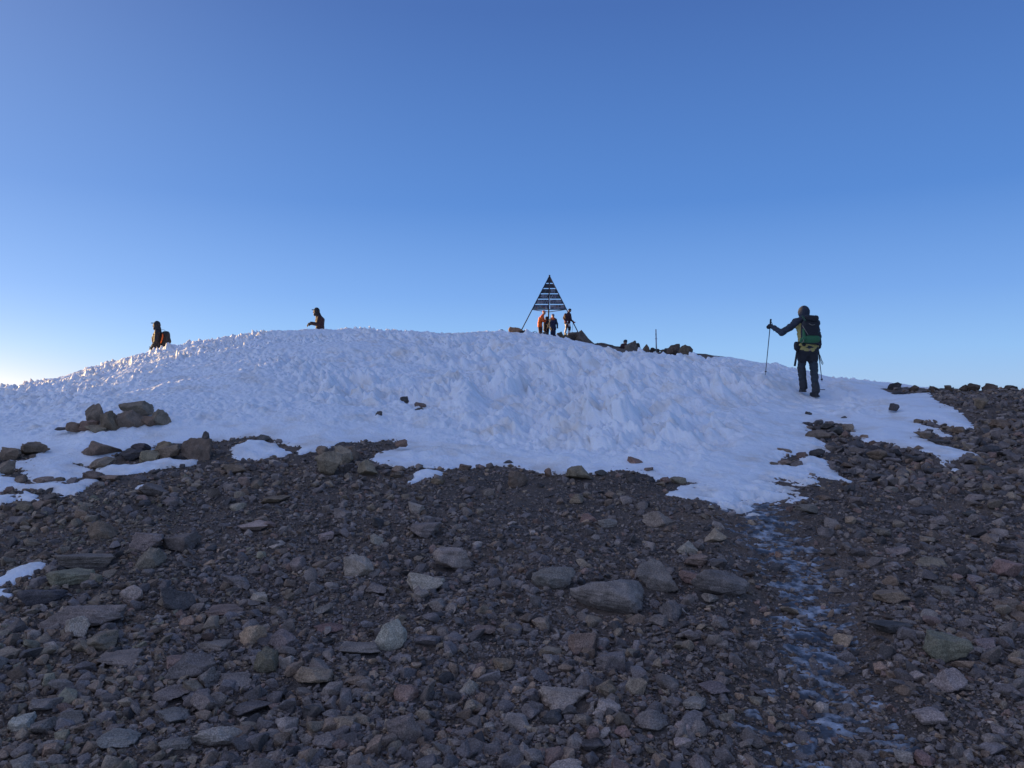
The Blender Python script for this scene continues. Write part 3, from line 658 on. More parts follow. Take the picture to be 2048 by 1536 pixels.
# more mid-sized rocks scattered over the scree
def in_snow(px, py):
    x, y = hit(px, py); m = sdist(x, y, MAINW)[0] > -.06
    return m or any(sdist(x, y, pw)[0] > -.04 for pw in PATW)
g = np.random.default_rng(5); tries = 0
while rock_i < 296 and tries < 4000:
    tries += 1
    px_ = g.uniform(5, 2045); b_ = 960 + 575 * g.uniform(0, 1) ** .8
    w_ = g.uniform(26, 52) * (0.62 + .5 * (b_ - 900) / 600); h_ = w_ * g.uniform(.42, .75)
    if any(abs(q[4] - px_) < (q[6] + w_) * .5 and abs((q[5] - q[7] / 2) - (b_ - h_ / 2)) < (q[7] + h_) * .5 for q in ROCKS): continue
    pc = np.interp(b_, [q[1] for q in PATHPX], [q[0] for q in PATHPX])
    if abs(px_ - pc) < 110 + w_ / 2 or (860 < px_ < 1110 and b_ < 1060) or (650 < px_ < 800 and 1180 < b_ < 1300): continue
    if in_snow(px_, b_): continue
    t_ = g.choice(['g', 'g', 'u', 'k', 'p', 'r', 'b', 'd']) if px_ > 500 else g.choice(['g', 'k', 'b', 'g', 'k', 'p', 'u'])
    o = rock(px_, b_, w_, h_, t_); auto_label(o, px_, b_, w_, h_, t_)

ORD = ['leftmost', 'second from left', 'third from left', 'fourth from left', 'fifth from left', 'sixth from left']
pos_ = {q[9].name: q[4] for q in ROCKS}
for lab, os_ in used_l.items():
    if len(os_) > 1:
        os_.sort(key=lambda o_: pos_[o_.name])
        for i_, o_ in enumerate(os_):
            wd_ = (['left one of two', 'right one of two'][i_] if len(os_) == 2 else ('rightmost' if i_ == len(os_) - 1 else ORD[i_]))
            o_['label'] = ' '.join((lab + ', ' + wd_).split()[:16]) if len((lab + wd_).split()) < 16 else wd_ + ' ' + ' '.join(lab.split()[:12])
# ------------------------------------------------------------------ scree and gravel: past counting
def hull_stone(seed, rich):
    """angular broken stone: convex hull of a few points, worn by cutting its corners when rich"""
    import bmesh
    g = np.random.default_rng(seed); n_ = {1: 8, 2: 11, 3: 17}[rich]
    pts = g.normal(size=(n_, 3)); pts /= (np.abs(pts) ** 3).sum(1)[:, None] ** (1 / 3); pts *= g.uniform(.66, 1.0, n_)[:, None]
    bm = bmesh.new(); [bm.verts.new(p) for p in pts]; bmesh.ops.convex_hull(bm, input=bm.verts[:])
    for v_ in [v_ for v_ in bm.verts if not v_.link_faces]: bm.verts.remove(v_)
    if rich == 3:
        bmesh.ops.bevel(bm, geom=bm.verts[:] + bm.edges[:], offset=.04, segments=1, profile=.5, affect='EDGES')
        bmesh.ops.triangulate(bm, faces=bm.faces[:])
    bm.verts.index_update(); V = np.array([v_.co[:] for v_ in bm.verts]); Fc = np.array([[v_.index for v_ in f.verts] for f in bm.faces]); bm.free()
    return norm_box(V), Fc
def scree(name, n_, lo, hi, d0, d1, sub, seed, label, pexp=1.0, path_ok=True, az=(-37, 37), smooth=False, flat=(.5, .95), off=0.0):
    g = np.random.default_rng(seed)
    A_ = np.radians(g.uniform(*az, n_)); D = np.exp(g.uniform(math.log(d0), math.log(d1), n_))
    x, y = D * np.sin(A_), D * np.cos(A_)
    r = lo * (hi / lo) ** (g.uniform(0, 1, n_) ** 1.7)
    keep = np.ones(n_, bool)
    s1 = sdist(x, y, MAINW); keep &= s1 < .05 - off + .22 * g.uniform(size=n_) ** 3 * (r < .016)
    for pw in PATW: keep &= sdist(x, y, pw) < .03 - off
    pd = path_dist(x, y); bare = fbm(x * .9, y * .9, 88, 2)
    soilspot = np.zeros(n_)
    for (cx, cy, rr_) in [(1010, 985, .75), (740, 1230, .33), (330, 1480, .3), (1960, 1480, .45), (640, 1270, .2), (430, 1350, .2)]:
        hx, hy = hit(cx, cy); soilspot = np.maximum(soilspot, np.exp(-(((x - hx) ** 2 + (y - hy) ** 2) / rr_ ** 2)))
    pr = np.where(pd < .38, np.clip(.018 / r, 0, 1) * .55, 1.0) * np.where(soilspot > .45, np.clip(.009 / r, 0, 1), 1.0) * np.where(bare > .5, np.clip(.02 / r, 0, 1), 1)
    pr = pr * (1 if hi < .02 else np.interp(x / np.maximum(y, .5), [-.5, -.1, .15, .3, .5, .7], [1, .85, .55, .5, .8, 1])); keep &= g.uniform(size=n_) < pr
    for q in ROCKS:
        inside = (np.abs(x - q[0]) < q[2] * .85) & (np.abs(y - q[1]) < q[3] * .85); keep &= ~inside
    x, y, r = x[keep], y[keep], r[keep]; m_ = len(x)
    z = ground_full(x, y)
    bases = [hull_stone(seed * 100 + k, sub) for k in range(36)]
    ks = g.integers(0, 36, m_)
    sc = np.stack([g.uniform(.75, 1.35, m_), g.uniform(.7, 1.1, m_), g.uniform(*flat, m_)], 1)
    a, t1, t2 = g.uniform(0, 6.28, m_), g.normal(0, .30, m_), g.normal(0, .30, m_); lift = g.uniform(.1, .5, m_)
    pal = np.array([TONES[k] for k in 'gguuudkbrpt']); wts = np.array([5, 5, 5, 4, 4, 4, 3, 3, 1.5, 1.0, .8])
    warm = sstep(-1.5, -4.2, x * 6 / np.maximum(y, 1) + fbm(x, y, 33, 2) * .8)                     # browner stone towards the left
    ci = g.choice(len(pal), m_, p=wts / wts.sum()); cw = np.array([TONES[k] for k in 'kbkgtbmk'])[g.integers(0, 8, m_)]
    col = np.where((g.uniform(size=m_) < warm * .6)[:, None], cw, pal[ci]) * (1 + g.normal(0, .16, m_))[:, None].clip(.5, 1.6)
    VV, FF, CC, k0 = [], [], [], 0
    for kb in range(36):
        q = np.where(ks == kb)[0]; Bv, Bf = bases[kb]; nv = len(Bv)
        V = Bv[None] * sc[q][:, None, :]; ca, sa = np.cos(a[q])[:, None], np.sin(a[q])[:, None]
        vx = V[..., 0] * ca - V[..., 1] * sa; vy = V[..., 0] * sa + V[..., 1] * ca
        vz = V[..., 2] + np.tan(t1[q])[:, None] * vx * .6 + np.tan(t2[q])[:, None] * vy * .6
        V = np.stack([vx, vy, vz], -1) * r[q][:, None, None] + np.stack([x[q], y[q], z[q] + r[q] * lift[q]], 1)[:, None, :]
        VV.append(V.reshape(-1, 3)); FF.append((Bf[None] + (k0 + np.arange(len(q)) * nv)[:, None, None]).reshape(-1, 3)); CC.append(np.repeat(col[q], nv, 0)); k0 += len(q) * nv
    o = mesh_np(name, np.vstack(VV), np.vstack(FF), M['rock'], smooth=smooth, attr=np.vstack(CC))
    tag(o, label, 'scree' if name == 'scree' else 'gravel', kind='stuff')
    return o
scree('scree', 8500, .020, .056, 2.9, 19, 3, 1, 'loose angular grey stones covering the slope', smooth=False)
scree('scree', 62000, .009, .026, 2.9, 17, 2, 2, 'small broken stones between the bigger rocks', smooth=False)
scree('scree', 2600, .026, .075, 9.0, 17.5, 3, 4, 'heaped dark rubble on the far right slope', az=(19, 37), off=.10)
scree('scree', 300, .026, .06, 7.8, 9.6, 3, 6, 'brown rubble lying along the snow edge at left', az=(-34, -8), off=.10)
scree('gravel', 90000, .004, .010, 2.9, 9, 1, 3, 'fine grey gravel covering the ground and path', smooth=False)

# ------------------------------------------------------------------ figures and gear
def cap(p0, p1, r0, r1=None): return ('c', Vector(p0), Vector(p1), r0, r0 if r1 is None else r1)
def ell(c_, r, rot=None): return ('e', Vector(c_), Vector(r if hasattr(r, '__len__') else (r, r, r)), rot)
def prim_arrays(p, sub=3):
    V, Fc = ICO[sub]
    if p[0] == 'c':
        ax = (p[2] - p[1]); ax = ax.normalized() if ax.length > 1e-6 else Vector((0, 0, 1))
        top = (V @ np.array(ax)) > 0
        W = np.where(top[:, None], np.array(p[2]) + V * p[4], np.array(p[1]) + V * p[3]); return W, Fc
    if p[0] == 'e':
        W = V * np.array(p[2])
        if p[3] is not None: W = W @ np.array(p[3].to_3x3()).T
        return W + np.array(p[1]), Fc
    if p[0] == 's':     # soft box: centre, half sizes, power, rotation
        q = p[3]; s_ = np.sign(V) * np.abs(V) ** (2.0 / q); n_ = (np.abs(s_) ** q).sum(1) ** (1 / q); W = s_ / n_[:, None] * np.array(p[2])
        if p[4] is not None: W = W @ np.array(p[4].to_3x3()).T
        return W + np.array(p[1]), Fc
def sbox(c_, h, q=5, rot=None): return ('s', Vector(c_), Vector(h), q, rot)
def join(prims, sub=3):
    Vs, Fs, k = [], [], 0
    for p in prims:
        V, Fc = prim_arrays(p, sub); Vs.append(V); Fs.append(Fc + k); k += len(V)
    return np.vstack(Vs), np.vstack(Fs)
def blob(name, prims, mat, parent=None, vox=.014, sm=4, folds=0.0, seed=0):
    """one continuous surface grown over the primitives"""
    V, Fc = join(prims)
    o = mesh_np(name, V, Fc, None)
    m1 = o.modifiers.new('r', 'REMESH'); m1.mode = 'VOXEL'; m1.voxel_size = vox
    m2 = o.modifiers.new('s', 'SMOOTH'); m2.iterations = sm; m2.factor = .5
    dg = bpy.context.evaluated_depsgraph_get(); me = bpy.data.meshes.new_from_object(o.evaluated_get(dg)); old = o.data
    o.modifiers.clear(); o.data = me; bpy.data.meshes.remove(old); me.name = name
    n_ = len(me.vertices); co = np.empty(n_ * 3, np.float32); me.vertices.foreach_get('co', co); co = co.reshape(-1, 3)
    if folds:
        nr = np.empty(n_ * 3, np.float32); me.vertices.foreach_get('normal', nr); nr = nr.reshape(-1, 3)
        f_ = fbm(co[:, 0] * 9 + seed, co[:, 2] * 22 + co[:, 1] * 6, 5 + seed % 20, 3); co = co + nr * (folds * f_)[:, None]
        me.vertices.foreach_set('co', co.astype(np.float32).ravel())
    me.polygons.foreach_set('use_smooth', np.full(len(me.polygons), True)); me.materials.clear(); me.materials.append(mat); me.update()
    if parent: o.parent = parent
    return o
def solid(name, prims, mat, parent=None, sub=3):
    V, Fc = join(prims, sub); return mesh_np(name, V, Fc, mat, parent)
def tube(name, pts, r, mat, parent=None, seg=8, r1=None):
    pts = [Vector(p) for p in pts]; V = []; m_ = len(pts)
    for i, p in enumerate(pts):
        t = (pts[min(i + 1, m_ - 1)] - pts[max(i - 1, 0)]).normalized(); a = t.orthogonal().normalized() if i == 0 else (a - t * a.dot(t)).normalized()
        b_ = t.cross(a); rr = r + ((r1 if r1 is not None else r) - r) * i / (m_ - 1)
        V += [p + (a * math.cos(6.2832 * k / seg) + b_ * math.sin(6.2832 * k / seg)) * rr for k in range(seg)]
    Fq = [[i * seg + k, i * seg + (k + 1) % seg, (i + 1) * seg + (k + 1) % seg, (i + 1) * seg + k] for i in range(m_ - 1) for k in range(seg)]
    V += [pts[0], pts[-1]]; c0, c1 = len(V) - 2, len(V) - 1
    Fq += [[(k + 1) % seg, k, c0, c0] for k in range(seg)]
    me = bpy.data.meshes.new(name); fs = [f for f in Fq if f[2] != f[3]] + [[(k + 1) % seg, k, c0] for k in range(seg)] + [[(m_ - 1) * seg + k, (m_ - 1) * seg + (k + 1) % seg, c1] for k in range(seg)]
    me.from_pydata([v[:] for v in V], [], fs); me.polygons.foreach_set('use_smooth', [True] * len(me.polygons)); me.materials.append(mat)
    o = bpy.data.objects.new(name, me); COL.objects.link(o)
    if parent: o.parent = parent
    return o
def box_pts(name, corners8, mat, parent=None):
    me = bpy.data.meshes.new(name); me.from_pydata([tuple(c_) for c_ in corners8], [], [(0, 1, 2, 3), (7, 6, 5, 4), (0, 4, 5, 1), (1, 5, 6, 2), (2, 6, 7, 3), (3, 7, 4, 0)])
    me.materials.append(mat); o = bpy.data.objects.new(name, me); COL.objects.link(o)
    if parent: o.parent = parent
    return o
C = dict(skin=plain('skin', (.42, .25, .17), .6, nscale=30, namp=.1, bump=.0005), black=plain('black_cloth', (.016, .016, .020), .75), navy=plain('navy_cloth', (.012, .016, .05), .7),
 slate=plain('slate_cloth', (.030, .038, .056), .8), trouser=plain('grey_cloth', (.035, .045, .055), .85), yellow=plain('yellow_cloth', (.46, .36, .11), .7), green=plain('green_nylon', (.022, .13, .045), .55),
 orange=plain('orange_cloth', (.75, .13, .015), .65), rust=plain('rust_cloth', (.30, .075, .03), .7), plum=plain('plum_cloth', (.026, .011, .016), .8), maroon=plain('maroon_cloth', (.045, .013, .018), .75), deepgreen=plain('dark_green_nylon', (.014, .055, .026), .6), white=plain('white_cloth', (.72, .70, .70), .7),
 brownc=plain('brown_cloth', (.085, .035, .03), .8), lilac=plain('lilac_cloth', (.20, .18, .26), .8), boot=plain('boot_leather', (.022, .022, .026), .6), metal=plain('painted_steel', (.045, .05, .065), .5, .3, 40, .3, .001),
 alu=plain('pole_metal', (.06, .065, .08), .4, .6), hair=plain('hair', (.02, .013, .01), .7), red=plain('red_glove', (.30, .03, .03), .7), post=plain('post_metal', (.33, .35, .38), .5, .4),
 redskin=plain('cap_pink', (.50, .16, .12), .7), webbing=plain('webbing', (.25, .22, .17), .8))
def lerp(a, b, t): return Vector(a) * (1 - t) + Vector(b) * t
def fingers(w_, d_, up, r=.011, curl=1.0, thumb_side=1, grip=True):
    """palm and five bent fingers from wrist w_, pointing along d_, closing towards up"""
    d_ = Vector(d_).normalized(); up = Vector(up).normalized(); sd = d_.cross(up).normalized(); w_ = Vector(w_)
    k = w_ + d_ * .085; P_ = [cap(w_, k, .026, .033), cap(w_ + sd * .015, k + sd * .026, .022, .02), cap(w_ - sd * .015, k - sd * .026, .022, .02)]
    for i, ln in enumerate((.9, 1.0, .94, .76)):
        b0 = k + sd * (-.033 + .022 * i); b1 = b0 + (d_ * math.cos(.9 * curl) + up * math.sin(.9 * curl)) * .042 * ln
        b2 = b1 + (d_ * math.cos(1.9 * curl) + up * math.sin(1.9 * curl)) * .030 * ln; b3 = b2 + (d_ * math.cos(2.8 * curl) + up * math.sin(2.8 * curl)) * .022 * ln
        P_ += [cap(b0, b1, r * 1.1, r), cap(b1, b2, r, r * .95), cap(b2, b3, r * .95, r * .85)]
    t0 = w_ + d_ * .03 + sd * .025 * thumb_side; t1 = t0 + (d_ * .5 + up * .6 + sd * .5 * thumb_side).normalized() * .045; t2 = t1 + (d_ * .6 + up * .9 - sd * .2 * thumb_side).normalized() * .03
    P_ += [cap(t0, t1, r * 1.35, r * 1.2), cap(t1, t2, r * 1.2, r)]
    return P_
def head_prims(h, f, s=1.0):
    """head centred on h looking along f"""
    h = Vector(h); f = Vector(f).normalized(); sd = f.cross(Vector((0, 0, 1))).normalized(); up = sd.cross(f).normalized()
    return [ell(h + up * .015 - f * .012, (.078 * s, .092 * s, .105 * s), Matrix((sd, f, up)).transposed()), cap(h - up * .045 + f * .045, h - up * .075 + f * .052, .048 * s, .034 * s),
            cap(h + f * .085 + up * .01, h + f * .105 - up * .022, .010, .015), cap(h + f * .078 + up * .032 - sd * .03, h + f * .078 + up * .032 + sd * .03, .014),
            cap(h + f * .082 - up * .048 - sd * .015, h + f * .082 - up * .048 + sd * .015, .011), ell(h + sd * .078 * s - f * .005, (.012, .02, .03)), ell(h - sd * .078 * s - f * .005, (.012, .02, .03))]
def person(label, loc, J, jacket, trousers, face=(0, -1, 0), s=1.0, shoes='boot', hands='skin', hood=None, hat=None, hem=None, fold=.006, group=None, hand_dirs=None, collar=None, sleeves=None, bulk=1.0):
    """J: joints in local metres; x to the right of the picture, y away, z up"""
    v = {k: Vector(q) for k, q in J.items()}
    f = Vector(face).normalized()
    body = [cap(v['neck'], v['head'] - Vector((0, 0, .04)), .055)] + head_prims(v['head'], f) + [cap(v['chest'], v['belly'], .125, .11), cap(v['belly'], v['hip'], .11, .125), cap(v['sh_l'], v['sh_r'], .06)]
    for q in 'lr':
        body += [cap(v['sh_' + q], v['el_' + q], .048, .038), cap(v['el_' + q], v['wr_' + q], .038, .026), cap(v['hp_' + q], v['kn_' + q], .078, .052), cap(v['kn_' + q], v['an_' + q], .052, .036),
                 cap(v['an_' + q], v['toe_' + q], .036, .03)]
        hd = (hand_dirs or {}).get(q, ((v['wr_' + q] - v['el_' + q]), (0, -.3, .3)))
        body += fingers(v['wr_' + q], hd[0], hd[1], .0095, curl=hd[2] if len(hd) > 2 else .6)
    o = blob('person', body, C['skin'], vox=.0085, sm=2); o.location = loc
    tag(o, label, 'person', group)
    # jacket
    shw = (v['sh_r'] - v['sh_l']).normalized()
    tor = [cap(v['neck'], v['chest'], .085, .15), cap(v['sh_l'], v['chest'], .082, .13), cap(v['sh_r'], v['chest'], .082, .13), cap(v['chest'] - shw * .06, v['belly'] - shw * .05, .138, .128), cap(v['chest'] + shw * .06, v['belly'] + shw * .05, .138, .128),
           cap(v['belly'] - shw * .05, v['hip'] - shw * .06, .128, .132), cap(v['belly'] + shw * .05, v['hip'] + shw * .06, .128, .132), cap(v['neck'], lerp(v['neck'], v['head'], .3), .075, .07)]
    arm = []
    for q in 'lr': arm += [cap(v['sh_' + q], v['el_' + q], .078, .062), cap(v['el_' + q], lerp(v['el_' + q], v['wr_' + q], .97), .062, .046)]
    tor = [q_[:3] + (q_[3] * bulk, q_[4] * bulk) for q_ in tor]; arm = [q_[:3] + (q_[3] * bulk, q_[4] * bulk) for q_ in arm]
    if sleeves:
        blob('jacket', tor, C[jacket], o, .012, 4, fold, 1); blob('sleeve', arm[:2] + [cap(v['sh_l'] + Vector((0, 0, .01)), v['neck'], .098, .09)], C[sleeves], o, .012, 4, fold, 2); blob('sleeve', arm[2:] + [cap(v['sh_r'] + Vector((0, 0, .01)), v['neck'], .098, .09)], C[sleeves], o, .012, 4, fold, 3)
    else: blob('jacket', tor + arm, C[jacket], o, .012, 4, fold, 1)
    leg = [cap(v['hip'] - shw * .05 + Vector((0, 0, .03)), v['hip'] + shw * .05 + Vector((0, 0, .03)), .128)]
    for q in 'lr': leg += [cap(v['hp_' + q], v['kn_' + q], .098, .075), cap(v['kn_' + q], v['an_' + q] + Vector((0, 0, .02)), .075, .066)]
    blob('trousers', leg, C[trousers], o, .012, 4, fold, 4)
    for q in 'lr':
        a, t = v['an_' + q], v['toe_' + q]; dd = (t - a); dd.z = 0; dd = dd.normalized() if dd.length > .01 else f
        blob('boot', [cap(a + Vector((0, 0, .04)), a - Vector((0, 0, .03)), .056, .05), cap(a - dd * .03 - Vector((0, 0, .04)), t, .045, .042), sbox(lerp(a - dd * .06, t, .5) - Vector((0, 0, .065)), (.05, .15, .018), 6, Vector((0, 1, 0)).rotation_difference(dd).to_matrix())], C[shoes], o, .009, 2)
    if hands != 'skin':
        for q in 'lr':
            hd = (hand_dirs or {}).get(q, ((v['wr_' + q] - v['el_' + q]), (0, -.3, .3)))
            back = (v['el_' + q] - v['wr_' + q]).normalized()
            blob('glove', fingers(v['wr_' + q], hd[0], hd[1], .0155, curl=hd[2] if len(hd) > 2 else .6) + [cap(v['wr_' + q] + back * .05, v['wr_' + q] + Vector(hd[0]).normalized() * .07, .047, .040)], C[hands], o, .0075, 2)
    h = v['head']; up = Vector((0, 0, 1)); sd = f.cross(up).normalized(); B3 = Matrix((sd, f, sd.cross(f))).transposed()
    if hood: blob('hood', [ell(h - f * .035 + up * .02, (.115, .115, .138), B3), cap(h - f * .05 - up * .06, v['neck'] - f * .02, .10, .10), cap(h - up * .105 + f * .03, h - up * .11 - f * .03, .062, .08)], C[hood], o, .011, 4, .004, 6)
    if hat:
        kind, mt = hat
        if kind == 'beanie': blob('beanie', [ell(h - f * .015 + up * .055, (.092, .104, .085), B3)], C[mt], o, .010, 2, .003)
        if kind == 'visor': solid('visor', [sbox(h + f * .105 + up * .078, (.062, .050, .013), 4, B3)], C[mt], o)
        if kind == 'cap':
            blob('cap', [ell(h - f * .01 + up * .055, (.09, .10, .078), B3), sbox(h + f * .115 + up * .045, (.055, .05, .010), 4, B3)], C[mt], o, .008, 2)
        if kind == 'hair': blob('hair', [ell(h - f * .03 + up * .035, (.088, .095, .098), B3)], C[mt], o, .010, 2)
    if collar: blob('collar', [cap(lerp(v['neck'], v['head'], .25), v['neck'] - Vector((0, 0, .04)) + f * .05, .078, .10)], C[collar], o, .012, 3)
    return o, v
def topz(x, y): return float(ground(np.array([x]), np.array([y]))[0])

# --- walker on the snow trail at right; local frame: x right, y away, z up from the sole of the right boot
HD = 15.3; HS = HD / F * .1367     # metres per enlarged pixel of the measuring view
ho = P(1500 + 945 / 7.317, 600 + 1442 / 7.317, HD)
def hz(zx, zy, y=0.0): return P(1500 + zx / 7.317, 600 + zy / 7.317, HD + y) - ho
JH = dict(head=hz(775, 195, .06), neck=hz(800, 300, .02), chest=hz(830, 420, .03), belly=hz(835, 580, 0), hip=hz(842, 720, -.02), sh_l=hz(675, 345, .02), sh_r=hz(950, 345, .02), el_l=hz(462, 480, .10), wr_l=hz(330, 392, .28),
          el_r=hz(992, 510, .03), wr_r=hz(1018, 640, .16), hp_l=hz(775, 770, 0), hp_r=hz(910, 770, -.02), kn_l=hz(750, 985, .10), an_l=hz(780, 1265, .12), toe_l=hz(752, 1310, .27), kn_r=hz(938, 1060, .02), an_r=hz(960, 1340, -.02), toe_r=hz(905, 1375, .13))
pw_, v = person('person in slate hood and sleeves with yellow back climbing the snow, pole in hand', ho, JH, 'yellow', 'trouser', face=(-.15, 1, .1), hands='black', hood='slate', sleeves='slate', fold=.013,
   hand_dirs={'l': ((-.5, .75, .35), (-.1, .5, -1), .95), 'r': ((.05, .5, -1), (-.6, .6, .2), .8)})
blob('shorts', [cap(hz(790, 740), hz(900, 740), .142), cap(hz(775, 780), hz(768, 850, .01), .115, .105), cap(hz(910, 780), hz(915, 860), .12, .112)], C['black'], pw_, .012, 4, .004)
blob('gaiter', [cap(hz(752, 1000, .10), hz(775, 1200, .12), .082, .074), cap(hz(775, 1200, .12), hz(782, 1275, .12), .078, .08)], C['boot'], pw_, .012, 3, .008, 3)
blob('gaiter', [cap(hz(962, 1240, -.02), hz(965, 1320, -.02), .07, .082)], C['boot'], pw_, .012, 3, .006, 5)
blob('hip_pouch', [sbox(hz(690, 670, -.03), (.055, .07, .085), 4), cap(hz(680, 700, -.03), hz(700, 745, -.02), .05, .035)], C['black'], pw_, .012, 3, .003)
blob('jacket_hem', [cap(hz(735, 655, -.10), hz(860, 640, -.155), .030, .034), cap(hz(860, 640, -.155), hz(985, 675, -.08), .034, .030)], C['yellow'], pw_, .010, 2, .003)
# rucksack worn by the walker (a thing of its own)
pk = empty('rucksack', ho + hz(835, 640, -.16)); tag(pk, 'green and black hiking rucksack on the back of the walker in slate', 'rucksack')
def rk(zx, zy, y): return hz(zx + 26, zy, y) - hz(835, 640, -.16)
blob('pack_body', [sbox(rk(845, 470, -.19), (.155, .115, .235), 4), sbox(rk(860, 380, -.19), (.14, .11, .15), 4), sbox(rk(905, 560, -.19), (.13, .10, .12), 4)], C['black'], pk, .012, 3, .004, 2)
blob('lid', [sbox(rk(862, 275, -.21), (.135, .12, .070), 3.4, Matrix.Rotation(.12, 3, 'Y')), sbox(rk(925, 270, -.2), (.06, .09, .06), 3)], C['black'], pk, .012, 3, .004, 3)
blob('lower_pocket', [sbox(rk(865, 575, -.235), (.165, .10, .078), 3.5), cap(rk(745, 580, -.22), rk(735, 600, -.18), .05)], C['green'], pk, .012, 3, .004, 4)
blob('side_panel', [cap(rk(755, 430, -.27), rk(770, 560, -.30), .018, .040)], C['green'], pk, .010, 2)
blob('side_panel', [cap(rk(960, 480, -.25), rk(985, 560, -.25), .030, .040)], C['green'], pk, .010, 2)
blob('shoulder_loop', [cap(rk(740, 240, -.24), rk(785, 300, -.33), .020, .018)], C['deepgreen'], pk, .008, 2)
blob('lid_pocket', [cap(rk(935, 245, -.25), rk(945, 285, -.28), .032, .028)], C['deepgreen'], pk, .010, 2)
tube('strap', [rk(740, 375, -.30), rk(775, 430, -.335), rk(825, 512, -.34)], .007, C['webbing'], pk)
tube('strap', [rk(835, 345, -.33), rk(880, 368, -.335), rk(925, 360, -.325)], .006, C['webbing'], pk)
tube('side_loop', [rk(745, 540, -.30), rk(762, 570, -.315), rk(755, 610, -.315), rk(730, 625, -.28)], .008, C['webbing'], pk)
blob('hip_belt', [cap(rk(700, 640, -.06), rk(770, 655, -.15), .035, .03), cap(rk(960, 640, -.15), rk(1000, 650, -.05), .03, .035)], C['black'], pk, .012, 3)
# poles
def pole(label, top, tip, ext=None, strap=True):
    e = empty('trekking_pole', tip); tag(e, label, 'trekking pole'); d_ = top - tip; L0 = d_.length; u_ = d_.normalized()
    tube('shaft', [Vector((0, 0, 0)) + u_ * .04, u_ * (L0 - .14)], .0075, C['alu'], e, r1=.0095)
    tube('grip', [u_ * (L0 - .17), u_ * (L0 - .09), u_ * (L0 - .03), u_ * L0], .016, C['black'], e, r1=.019)
    tube('basket', [u_ * .045, u_ * .06], .022, C['black'], e); tube('tip', [Vector((0, 0, 0)) - u_ * .02, u_ * .05], .004, C['alu'], e, r1=.007)
    if strap: tube('strap', [u_ * (L0 - .03), u_ * (L0 - .08) + Vector((.05, 0, -.05)), u_ * (L0 - .17) + Vector((.075, 0, -.08)), u_ * (L0 - .10) + Vector((.03, .01, 0))], .006, C['black'], e)
    return e
pole('dark trekking pole planted in the snow in the walker\'s raised left hand', ho + hz(305, 278, .40), ho + hz(226, 1085, .42))
_dt = float(hit(1644, 762 + .07 * F / 15)[1][0]) - .15; PT = P(1644, 762, _dt)
pole('dark trekking pole hanging from the walker\'s right hand beside the leg', ho + hz(990, 650, .10), PT, strap=False)
ax_ = empty('ice_axe', ho + hz(655, 965, -.1)); tag(ax_, 'short black stick strapped at the left hip of the walker in slate', 'stick')
tube('stick', [hz(690, 745, -.05) - hz(655, 965, -.1), Vector((0, 0, 0))], .020, C['black'], ax_, r1=.022)
tube('loop', [hz(690, 745, -.05) - hz(655, 965, -.1), hz(700, 730, -.05) - hz(655, 965, -.1)], .012, C['maroon'], ax_)
hs = tube('hanging_strap', [hz(1008, 745, .12), hz(1022, 850, .12), hz(1045, 920, .12), hz(1062, 945, .12), hz(1070, 925, .12), hz(1050, 885, .12), hz(1020, 800, .12)], .007, C['black'])
hs.location = ho; tag(hs, 'black strap hanging from the walker\'s right glove', 'strap')
st = tube('stick', [hz(1018, 1312, -.02), hz(1095, 1311, .02)], .007, C['black']); st.location = ho; tag(st, 'short dark stick lying in snow at the walker\'s right ankle', 'stick')

# --- person on the left ridge with the rucksack (19.2 px per photograph pixel in the measuring view)
def mk(px0, py0, sc_, dist):
    k = dist / F / sc_
    def f_(zx, zy, y=0.0): return P(px0 + zx / sc_, py0 + zy / sc_, dist + y) - Vector((0, dist, 0))
    return f_
def stand(fn, headxy, kneeh, face_x, dist, pts, drop):
    """fills in the joints below the hips for somebody cut off by the ridge"""
    base = dict(pts); hip = base['hip']
    for q, dx in (('l', -.08), ('r', .08)):
        hp = hip + Vector((dx * .6, dx, -.03)); base['hp_' + q] = hp; base['kn_' + q] = hp + Vector((face_x * .08 + dx, 0, -.42)); base['an_' + q] = hp + Vector((dx * 1.3 - face_x * .02, dx * .3, -.80)); base['toe_' + q] = base['an_' + q] + Vector((face_x * .15, 0, -.04))
    return base
q1 = mk(290, 630, 19.2, 26.0); o1 = q1(500, 1300, 0) + Vector((0, 26.0, 0)); O = q1(500, 1300, 0)
def l1(a, b_, y=0.0): return q1(a, b_, y) - O
J1 = stand(l1, None, 0, -1, 26, dict(head=l1(420, 400), neck=l1(490, 600), chest=l1(500, 800), belly=l1(510, 1050), hip=l1(520, 1290), sh_l=l1(480, 690, -.17), sh_r=l1(520, 690, .17), el_l=l1(440, 1000, -.22), wr_l=l1(300, 1240, -.20),
   el_r=l1(420, 1000, .22), wr_r=l1(280, 1230, .2)), 0)
p1, _ = person('person in black hooded jacket and orange rucksack straps walking left on the sunlit ridge', o1, J1, 'black', 'rust', face=(-1, -.15, 0), hands='black', hood='black', hat=('visor', 'black'), fold=.006, bulk=1.18)
blob('jacket_panel', [cap(l1(340, 880, -.04), l1(345, 1010, -.04), .075, .07)], C['maroon'], p1, .012, 3)
blob('jacket_hem', [cap(l1(420, 1290, -.03), l1(540, 1260, -.03), .15, .14)], C['orange'], p1, .012, 3)
pk1 = empty('rucksack', o1 + l1(800, 950)); tag(pk1, 'black rucksack with orange straps on the back of the person on the left ridge', 'rucksack'); kk = l1(800, 950)
blob('pack_body', [sbox(l1(800, 960) - kk, (.115, .15, .30), 4), cap(l1(780, 760) - kk, l1(850, 1000) - kk, .12, .13)], C['black'], pk1, .012, 3, .004)
